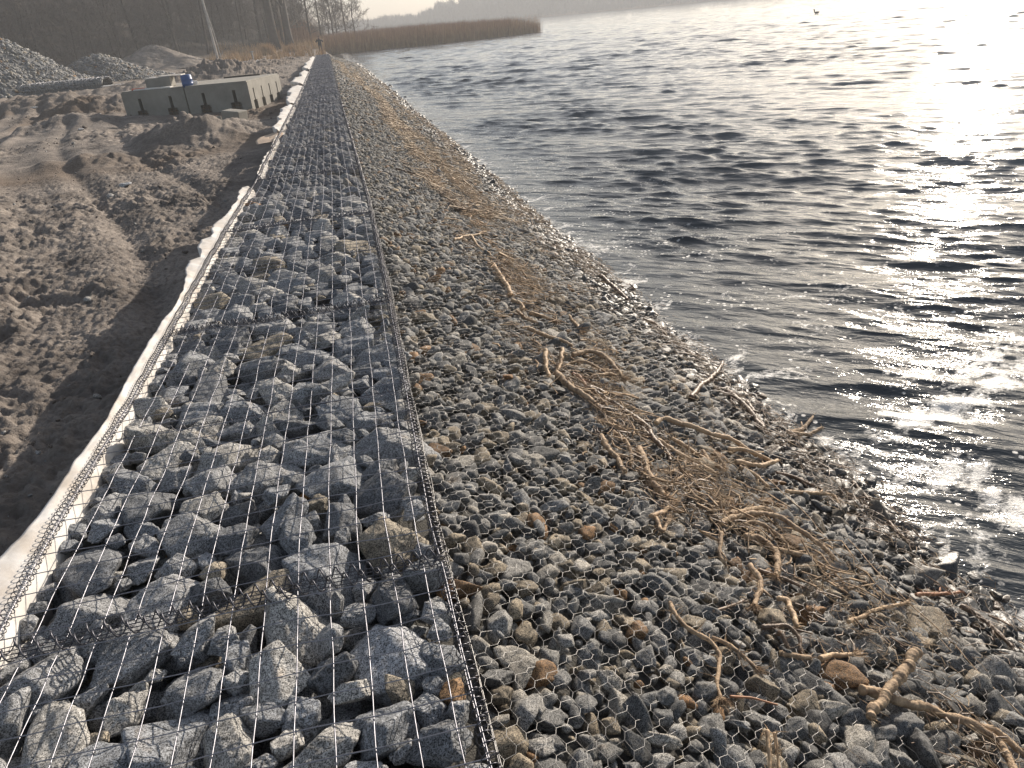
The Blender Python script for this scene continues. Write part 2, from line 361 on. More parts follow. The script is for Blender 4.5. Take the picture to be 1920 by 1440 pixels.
# ---------------------------------------------------------------- stone templates: soft-edged polyhedra
def ico(sub):
    bm = bmesh.new(); bmesh.ops.create_icosphere(bm, subdivisions=sub, radius=1)
    V = np.array([v.co[:] for v in bm.verts]); F = np.array([[v.index for v in f.verts] for f in bm.faces]); bm.free(); return V, F
ICO = {k: ico(k) for k in (1, 2, 3, 4, 5)}
def stone_shape(sub, seed, p=22, rough=.028):
    D, F = ICO[sub]; r_ = np.random.default_rng(seed); n = r_.integers(8, 13)
    nn = []
    while len(nn) < n:
        q = r_.normal(size=3); q /= np.linalg.norm(q)
        if all(q@o < .72 for o in nn): nn.append(q)
    nn = np.array(nn); h = r_.uniform(.66, 1.02, n)
    q = np.maximum(0, D@nn.T/h)
    rr = (q**p).sum(1)**(-1/p); rr = np.minimum(rr, 1.5)
    for k in range(14):
        f = r_.uniform(2, 17); kv = r_.normal(size=3)*f; rr = rr*(1+rough*2.2/f*np.sin(D@kv+r_.uniform(0, 6)))
    V = D*rr[:, None]; V = V/np.abs(V).max(0)
    return V
def rotm(n, tilt, r_):
    yaw = r_.uniform(0, 2*np.pi, n); a = r_.normal(0, tilt, n); b_ = r_.normal(0, tilt, n)
    cz, sz = np.cos(yaw), np.sin(yaw); ca, sa = np.cos(a), np.sin(a); cb, sb = np.cos(b_), np.sin(b_)
    Rz = np.zeros((n, 3, 3)); Rz[:, 0, 0] = cz; Rz[:, 0, 1] = -sz; Rz[:, 1, 0] = sz; Rz[:, 1, 1] = cz; Rz[:, 2, 2] = 1
    Rx = np.zeros((n, 3, 3)); Rx[:, 0, 0] = 1; Rx[:, 1, 1] = ca; Rx[:, 1, 2] = -sa; Rx[:, 2, 1] = sa; Rx[:, 2, 2] = ca
    Ry = np.zeros((n, 3, 3)); Ry[:, 1, 1] = 1; Ry[:, 0, 0] = cb; Ry[:, 0, 2] = sb; Ry[:, 2, 0] = -sb; Ry[:, 2, 2] = cb
    return Rx@Ry@Rz
COLS = [('pale grey', (.62, .60, .56)), ('grey', (.45, .455, .46)), ('bluish grey', (.37, .385, .405)), ('dark grey', (.25, .26, .275)), ('buff', (.50, .43, .33)), ('rusty brown', (.46, .27, .13))]
def pick_cols(n, r_, pr=(.20, .34, .26, .14, .05, .01)):
    ci = r_.choice(6, n, p=pr); c = np.array([COLS[i][1] for i in ci])*.80*r_.uniform(.85, 1.15, (n, 1)); return ci, c
def merged(name, groups, mat):
    """groups: list of (sub, ntemplates, loc, scale(n,3), rot, tint)"""
    VV = []; FF = []; TT = []; base = 0
    for sub, nt_, loc, scl, rot, tnt in groups:
        if not len(loc): continue
        which = np.arange(len(loc)) % nt_
        for k in range(nt_):
            s_i = which == k
            if not s_i.any(): continue
            T = stone_shape(sub, 500+k, p=18 if sub < 3 else 36); n = s_i.sum()
            P = np.einsum('nij,nkj->nki', rot[s_i], T[None]*scl[s_i][:, None, :])+loc[s_i][:, None, :]
            VV.append(P.reshape(-1, 3)); f = ICO[sub][1]
            FF.append((f[None]+(base+np.arange(n)*len(T))[:, None, None]).reshape(-1, 3)); base += n*len(T)
            TT.append(np.repeat(tnt[s_i], len(T), 0))
    return link(name, mesh(name, np.concatenate(VV), np.concatenate(FF), True, np.concatenate(TT)), None, mat)
TEMPL = [mesh('granite_block', stone_shape(5, 100+k, 28, .040), ICO[5][1]) for k in range(18)]
for q in TEMPL: q.materials.append(M['stone_i'])
TEMPS = [mesh('crushed_block', stone_shape(4, 200+k, 30, .036), ICO[4][1]) for k in range(16)]
for q in TEMPS: q.materials.append(M['slope_i'])
# ---- wall filling: dart throwing, big stones first
r_ = np.random.default_rng(12)
ycut = 9.0
grid = {}; stones = []
def ok(x, y, r):
    gx, gy = int(x//.15), int(y//.15)
    for i in range(gx-2, gx+3):
        for j in range(gy-2, gy+3):
            for (a_, b_, c_) in grid.get((i, j), ()):
                if (a_-x)**2+(b_-y)**2 < ((r+c_)*.80)**2: return False
    return True
def put(x, y, r):
    grid.setdefault((int(x//.15), int(y//.15)), []).append((x, y, r)); stones.append((x, y, r))
for (x, y, r) in ((-.12, 1.66, .135), (-.88, 1.15, .12), (-1.08, 2.12, .125), (-1.0, 2.72, .12), (-.72, 3.02, .145), (-.45, 2.42, .10), (-.78, 2.42, .12), (-.32, 1.38, .085), (-.55, 1.42, .085), (-.02, 1.3, .075)): put(x, y, r)
for (lo, hi, tries) in ((.118, .165, 190), (.088, .118, 420), (.065, .085, 900), (.048, .065, 1500), (.036, .048, 1500), (.028, .036, 900)):
    if hi == .085:
        for q in range(900):
            r = r_.uniform(.035, .06); y = r_.uniform(.3, ycut); x = (xL(y)+.004+r*.62) if q % 3 else (xR(y)-.012-r*.8)
            if ok(x, y, r): put(x, y, r)
    for q in range(int(tries*(ycut-.3)/2.2)):
        r = r_.uniform(lo, hi); y = r_.uniform(.2, ycut); x = r_.uniform(xL(y)+r*.60, xR(y)-r*.7)
        if ok(x, y, r): put(x, y, r)
st = np.array(stones); n = len(st)
asp = r_.uniform(.66, 1.7, n)
scl = np.stack([st[:, 2]*np.sqrt(asp)*1.13, st[:, 2]/np.sqrt(asp)*1.13, st[:, 2]*r_.uniform(.58, .88, n)], -1)
rot = rotm(n, .24, r_)
top = lid(st[:, 0], st[:, 1])-.005-r_.exponential(.013, n)-np.clip(.085-st[:, 2], 0, .06)*.75
zc = top+.0-scl[:, 2]*.98
loc = np.stack([st[:, 0], st[:, 1], zc], -1)
ci, tnt = pick_cols(n, r_)
big = st[:, 2] > .1
# the ones the photograph singles out
special = {0: (1, (.50, .51, .53)), 1: (0, (.60, .58, .52))}
for k, (c_, v) in special.items(): ci[k] = c_; tnt[k] = v
kx = np.argmin((st[:, 0]+.36)**2+(st[:, 1]-2.66)**2); ci[kx] = 5; tnt[kx] = (.62, .30, .10)
order = np.argsort(st[:, 1]-1.4*st[:, 2]*4)
vis = order[(st[order, 1] > .95)]
indiv = vis[:300]; rest = np.setdiff1d(np.arange(n), indiv)
def ordn(k): return '%d%s' % (k, 'th' if 10 <= k % 100 <= 20 else {1: 'st', 2: 'nd', 3: 'rd'}.get(k % 10, 'th'))
CROSS = [('first', 1.93), ('second', 4.55), ('third', 7.17)]
used = set()
def size_word(r): return 'large' if r > .095 else ('medium' if r > .062 else ('small' if r > .042 else 'tiny'))
def stone_label(x, y, r, c):
    nm, yj = min(CROSS, key=lambda q: abs(q[1]-y)); row = int(abs(y-yj)/.1)+1
    side = 'beyond' if y > yj else 'before'
    cc = int((xR(y)-x)/.1)+1
    for sw in (size_word(r), 'rounded '+size_word(r), 'angular '+size_word(r), 'blocky '+size_word(r), 'deeper '+size_word(r), 'tilted '+size_word(r), 'lower '+size_word(r)):
        s = '%s %s stone, %s square from right coil, %s row %s %s cross coil' % (sw, COLS[c][0], ordn(cc), ordn(row), side, nm)
        if s not in used: break
    used.add(s); return s
for q in indiv:
    o = bpy.data.objects.new('granite_stone', TEMPL[int(q) % len(TEMPL)]); col.objects.link(o)
    Mx = Matrix([list(rot[q][i]) for i in range(3)])@Matrix.Diagonal(Vector(scl[q]))
    Mx = Mx.to_4x4(); Mx.translation = Vector(loc[q]); o.matrix_world = Mx
    o.color = (*tnt[q], 1)
    tag(o, stone_label(*st[q], ci[q]), 'stone', 'granite stones filling the wire baskets')
groups = []
near_f = rest
groups.append((4, 16, loc[near_f], scl[near_f], rot[near_f], tnt[near_f]))
def layer(y0, y1, sp, rlo, rhi, zt, sub, jit=.38, nt_=12, xr=None, pr=None):
    gy = np.arange(y0, y1, sp*.9); gx = np.arange(-1.5, .4, sp)
    XX, YY = np.meshgrid(gx, gy); XX = XX+r_.uniform(-jit, jit, XX.shape)*sp; YY = YY+r_.uniform(-jit, jit, XX.shape)*sp
    XX = XX.ravel(); YY = YY.ravel(); R_ = r_.uniform(rlo, rhi, XX.size)
    k = (XX > xL(YY)+R_*.7) & (XX < xR(YY)-R_*.7); XX, YY, R_ = XX[k], YY[k], R_[k]; n = len(XX)
    s = np.stack([R_*r_.uniform(.9, 1.25, n), R_*r_.uniform(.75, 1.05, n), R_*r_.uniform(.65, 1.0, n)], -1)
    zz = lid(XX, YY)+zt-r_.exponential(.032 if y0 < 9 else .05, n)-s[:, 2]*.95
    return (sub, nt_, np.stack([XX, YY, zz], -1), s, rotm(n, .5, r_), pick_cols(n, r_, (.12, .26, .34, .22, .05, .01))[1]*(1 if y0 < 9 else .86))  # far layers tinted darker, standing in for shade among distant stones
groups.append(layer(.2, 9, .105, .05, .08, -.11, 3))
groups.append(layer(.2, 9, .14, .08, .10, -.20, 3))
groups.append(layer(ycut, 22, .125, .06, .095, -.012, 3))
groups.append(layer(ycut, 22, .125, .05, .08, -.05, 2))
groups.append(layer(22, END, .13, .07, .10, -.01, 2))
o = merged('wall_stones', groups, M['stone_m'])
tag(o, 'grey granite stones filling the far and deeper parts of the wire baskets', 'stones', kind='stuff')
mb = MB()
yy = np.arange(-1, END+.1, .8); 
for i in range(len(yy)-1):
    a_, b_ = yy[i], yy[i+1]
    mb.add([[xL(a_)+.03, a_, -.30], [xR(a_)-.03, a_, -.30], [xR(b_)-.03, b_, -.30], [xL(b_)+.03, b_, -.30]], [[0, 1, 2, 3]])
tag(mb.build('wall_base', m_bed), 'dark rubble bed under the basket stones', kind='structure')
# ---- crushed stone of the slope
r_ = np.random.default_rng(77)
def slope_layer(y0, y1, x0, x1, sp, mu, sig, dz_, sub, nt_=12, flat=(.5, .85), jit=.42):
    gx = np.arange(x0, x1, sp); gy = np.arange(y0, y1, sp); XX, YY = np.meshgrid(gx, gy)
    XX = (XX+r_.uniform(-jit, jit, XX.shape)*sp).ravel(); YY = (YY+r_.uniform(-jit, jit, YY.shape)*sp).ravel()
    R_ = np.clip(mu*np.exp(r_.normal(0, sig, XX.size)), mu*.45, mu*2.3)*(1+.16*np.clip(XX-.8, 0, 2))
    k = XX > xR(YY)+.035; XX, YY, R_ = XX[k], YY[k], R_[k]; n = len(XX)
    s = np.stack([R_*r_.uniform(1.05, 1.5, n), R_*r_.uniform(.7, 1.0, n), R_*r_.uniform(*flat, n)], -1)
    big_ = np.clip(R_/mu-1, 0, 1.5)
    zz = zS(XX)+dz_+r_.normal(0, .010, n)-.012*big_-s[:, 2]*.35
    zz += .02*pn(XX*2.2, YY*2.2, 90)
    ci_, t_ = pick_cols(n, r_, (.12, .24, .16, .26, .17, .05))
    return [sub, nt_, np.stack([XX, YY, zz], -1), s, rotm(n, .38, r_), t_*np.array([.76, .725, .665])*np.exp(r_.normal(0, .16, (n, 1))), ci_, R_]
top_l = slope_layer(.55, 6.0, .06, 3.3, .076, .040, .34, .0, 4, flat=(.42, .75))
P_ = top_l[2]
dist = np.sqrt(P_[:, 0]**2+P_[:, 1]**2+(1.55-P_[:, 2])**2)
d3 = P_-np.array(CAM); dep = d3@np.array(Fw); px = 512+739.7*(d3@np.array(Rt))/dep; py = 384-739.7*(d3@np.array(Up))/dep
inv = (px > -10) & (px < 1034) & (py > -10) & (py < 778) & (P_[:, 2] > WATER-.02)
score = np.where(inv, top_l[7]/dep, 0); pick = np.argsort(-score)[:300]
for i in pick:
    o = bpy.data.objects.new('crushed_stone', TEMPS[int(i) % 16]); col.objects.link(o)
    Mx = (Matrix([list(top_l[4][i][k]) for k in range(3)])@Matrix.Diagonal(Vector(top_l[3][i]))).to_4x4(); Mx.translation = Vector(P_[i]); o.matrix_world = Mx
    o.color = (*top_l[5][i], 1)
    x, y = P_[i, 0], P_[i, 1]; nh = int((x-xR(y))/.05)+1; row = int(abs(y-1.93)/.1)+1; side = 'beyond' if y > 1.93 else 'before'
    for ad in ('', 'larger ', 'flat ', 'wedge shaped ', 'smaller ', 'tilted ', 'chunky '):
        s = '%s%s crushed stone, %s hexagon out from wall, level with %s lid row %s nearest cross coil' % (ad, COLS[top_l[6][i]][0], ordn(nh), ordn(row), side)
        if len(s.split()) > 16: s = s.replace('level with ', '').replace(' crushed', '')
        if s not in used: break
    used.add(s)
    tag(o, s, 'stone', 'crushed stones under the netting on the bank')
keep = np.setdiff1d(np.arange(len(P_)), pick)
gs = [[4 if 0 else 3, 16]+[top_l[k][keep] for k in (2, 3, 4, 5)]]
for L_ in (slope_layer(.55, 6, .06, 3.3, .05, .024, .3, -.028, 2), slope_layer(6, 14, .06, 3.1, .058, .034, .28, 0, 2), slope_layer(6, 14, .06, 3.1, .07, .03, .25, -.03, 1),
           slope_layer(14, 30, .06, 3.0, .072, .042, .28, 0, 2), slope_layer(30, 69, .06, 2.9, .115, .066, .28, 0, 1, jit=.5)):
    gs.append(L_[:6])
tag(merged('crushed_stone_cover', gs, M['slope_m']), 'crushed grey stone covering the bank between wall and water', 'crushed stone', kind='stuff')

# ---------------------------------------------------------------- wire baskets
def helix(mb, P0, P1, rad, pitch, wr, seg, k=4, ph=0., wob=0.):
    P0 = np.array(P0); P1 = np.array(P1); L_ = np.linalg.norm(P1-P0); n = max(4, int(L_/pitch*seg)); s = np.linspace(0, 1, n)
    d = (P1-P0)/L_; a_ = np.cross(d, [0, 0, 1]); a_ /= np.linalg.norm(a_); b_ = np.cross(d, a_)
    th = ph+s*L_/pitch*2*np.pi
    rr = rad*(1+.10*np.sin(s*L_*21+ph))
    P = P0+np.outer(s, P1-P0)+(rr*np.cos(th))[:, None]*a_+(rr*np.sin(th))[:, None]*b_
    if wob: P[:, 2] += wob*np.sin(s*L_*7+ph)
    P[:, 2] += lid(P[:, 0], P[:, 1])
    mb.tube(P, wr, k, False)
rw = np.random.default_rng(5)
NAMES = ['nearest', 'second', 'third', 'fourth', 'fifth', 'sixth', 'seventh', 'eighth', 'ninth', 'tenth', 'eleventh', 'twelfth', 'thirteenth', 'fourteenth', 'fifteenth', 'sixteenth', 'seventeenth', 'eighteenth', 'nineteenth', 'twentieth', 'twenty first', 'twenty second', 'twenty third', 'twenty fourth', 'twenty fifth', 'twenty sixth']
for bi in range(len(JOINT)-1):
    y0, y1 = JOINT[bi], JOINT[bi+1]; near = bi < 3; mid = bi < 8
    root = empty('gabion_basket', ((xL(y0)+xR(y0))/2, y0, -.45))
    lab = 'nearest wire basket of stones, cut by the bottom edge, with pale straight lid wires' if bi == 0 else '%s wire basket of stones counting from the bottom of the picture along the wall' % NAMES[bi]
    if bi == len(JOINT)-2: lab = 'last wire basket of stones at the far end of the wall near the person'
    tag(root, lab, 'gabion', 'stone filled wire baskets forming the wall')
    off = Vector((-root.location.x, -root.location.y, .45))
    def fin(mb_, name, mat):
        o = mb_.build(name, mat, root); o.location = off; return o
    mb = MB()
    k = 4 if near else 3; wr = .0021 if mid else .0023
    x0s = np.arange(-12, 2)*.1+.02+rw.uniform(-.02, .02)
    ny = int(2.62/(.05 if near else .1))+1; yy = np.linspace(y0+.02, y1-.02, ny)
    for xi in x0s:
        f = (xi-.09)/1.38; x = xR(yy)+f*(xR(yy)-xL(yy))*1.0+.004*pn(yy*4, xi*9+bi, 3)
        mk = (x > xL(yy)+.02) & (x < xR(yy)-.01)
        if mk.sum() < 3: continue
        z = lid(x, yy)+.003*pn(yy*9, xi*7, 4)-.006*np.abs(pn(yy*3.1, xi*5, 6)); P = np.stack([x, yy, z], -1)[mk]
        mb.tube(P, wr, k, False)
    nx = 28 if near else 12
    for yj in np.arange(y0+.06, y1-.02, .1):
        s = np.linspace(0, 1, nx); x = xL(yj)+s*(xR(yj)-xL(yj)); y = yj+.006*pn(x*4, yj*5, 7)+.01*np.sin(s*3.14)
        z = lid(x, y)+2*wr*.95+.003*pn(x*9, yj*7, 8); mb.tube(np.stack([x, y, z], -1), wr, k, False)
    fin(mb, 'lid_mesh', M['wire'])
    # side panels (vertical wires + rails) at both long sides
    for side, xf, nm in ((1, xR, 'side_panel'), (-1, xL, 'side_panel')):
        mb = MB()
        for zz in (-.004, -.1, -.2):
            P = np.stack([xf(yy)+side*(.0+.004*pn(yy*3, zz*9, 9)), yy, lid(xf(yy), yy)+zz], -1); mb.tube(P, wr*1.15, k, False)
        if mid:
            for yj in np.arange(y0+.06, y1, .1): mb.tube([[xf(yj), yj, .004], [xf(yj)+side*.004, yj, -.12], [xf(yj), yj, -.3]], wr, k, False)
        fin(mb, nm, M['wire'])
    seg = 16 if near else (9 if mid else 6)
    ext = 0 if bi < 12 else 1
    for xf, pit in ((xL, .027), (xR, .030)):
        mb = MB()
        for j in range(4):
            a_, b_ = y0+(y1-y0)*j/4, y0+(y1-y0)*(j+1)/4
            helix(mb, (xf(a_), a_, .004), (xf(b_), b_, .004), .0185, pit*(1 if mid else 1.6), .0017, seg, k, j*1.3, .002)
            if near and xf is xR: helix(mb, (xf(a_)+.012, a_, -.02), (xf(b_)+.012, b_, -.02), .016, pit*1.35, .0016, 12, k, j*2.+1, .003)
        fin(mb, 'edge_coil', M['coilwire'])
    if bi > 0:
        mb = MB()
        for dy_ in (-.018, .018):
            helix(mb, (xL(y0)+.01, y0+dy_, .006), (xR(y0)-.01, y0+dy_, .008), .0205, .050, .0028, seg, k, dy_*90, .003)
            s = np.linspace(0, 1, 20); x = xL(y0)+s*(xR(y0)-xL(y0))
            for e in (-.008, .01): mb.tube(np.stack([x, 0*x+y0+dy_+e, lid(x, 0*x+y0)-.004], -1), .002, k, False)
        fin(mb, 'joint_coil', M['coilwire'])
    ym = (y0+y1)/2+.02
    if bi < 10 and bi > 0:
        mb = MB(); helix(mb, (xL(ym)+.03, ym, -.018), (xR(ym)-.02, ym, -.018), .016, .052, .0018, seg, k, 1., .006)
        x = np.linspace(xL(ym)+.02, xR(ym)-.02, 20); mb.tube(np.stack([x, 0*x+ym, 0*x-.02], -1), .002, k, False)
        fin(mb, 'divider_coil', M['coilwire'])
# ---------------------------------------------------------------- hexagonal netting over the bank
mb_n = []
pw, ph_ = .050, .0433*1.15
ang = math.radians(-20); ca, sa = math.cos(ang), math.sin(ang)
def netz(x, y): return zS(x)+.024+.014*pn(x*7, y*7, 100)+.014*pn(x*2.3, y*2.3, 101)
E1 = []; 
NI, NJ = 560, 900
I, J = np.meshgrid(np.arange(-NI//2, NI//2), np.arange(-150, NJ), indexing='ij')
def node(i, j, top):
    # twist j along v axis; column i
    u = (i+.5*(j % 2))*pw; v = j*ph_+np.where(top, .012, -.012)
    u = u+.010*pn(u*7, v*7, 110)+.03*pn(u*.9, v*.9, 112); v = v+.010*pn(u*7+5, v*7, 111)+.03*pn(u*.8, v*.8+7, 113)
    return u*ca-v*sa, u*sa+v*ca
def seg_arr(a_, b_, wr):
    P0 = np.stack([a_[0], a_[1], netz(*a_)], -1); P1 = np.stack([b_[0], b_[1], netz(*b_)], -1)
    y_ = P0[:, 1]; x_ = P0[:, 0]
    k_ = (x_ > xR(y_)+.012) & (x_ < 3.05) & (y_ > .6) & (y_ < 17) & (P1[:, 0] > xR(P1[:, 1])+.008)
    P0, P1 = P0[k_], P1[k_]; wr = wr*np.where(P0[:, 1] > 8, 1.15, 1.)[:, None, None]
    d = P1-P0; d /= np.linalg.norm(d, axis=1)[:, None]; s1 = np.cross(d, [0, 0, 1]); s1 /= np.linalg.norm(s1, axis=1)[:, None]; s2 = np.cross(d, s1)
    an = np.arange(3)*2*np.pi/3; ring = s1[:, None]*np.cos(an)[None, :, None]+s2[:, None]*np.sin(an)[None, :, None]
    V_ = np.concatenate([P0[:, None]+ring*wr, P1[:, None]+ring*wr], 1)
    f = np.array([[0, 1, 4, 3], [1, 2, 5, 4], [2, 0, 3, 5]])
    return V_.reshape(-1, 3), (f[None]+(np.arange(len(P0))*6)[:, None, None]).reshape(-1, 4)
ii, jj = I.ravel(), J.ravel()
segs = [seg_arr(node(ii, jj, False), node(ii, jj, True), .00105)]
odd = jj % 2
segs.append(seg_arr(node(ii, jj, True), node(ii+odd-1, jj+1, False), .00058))
segs.append(seg_arr(node(ii, jj, True), node(ii+odd, jj+1, False), .00058))
VV = []; FF = []; base = 0
for v_, f_ in segs: VV.append(v_); FF.append(f_+base); base += len(v_)
net = link('wire_netting', mesh('wire_netting', np.concatenate(VV), np.concatenate(FF)), None, M['hexwire'])
tag(net, 'pale hexagonal wire netting stretched over the crushed stone bank', 'netting')
mb = MB()
yy = np.linspace(.8, 14, 160)
for q in range(3): mb.tube(np.stack([xR(yy)+.028+.012*pn(yy*2.2, 0*yy+q*3, 120+q), yy, -.05-.02*q+.012*pn(yy*2.7, 0*yy+q, 125+q)], -1), .0014, 4, False)
tag(mb.build('tie_wire', M['hexwire']), 'loose bundled tie wires along the foot of the wall beside the netting', 'wire')
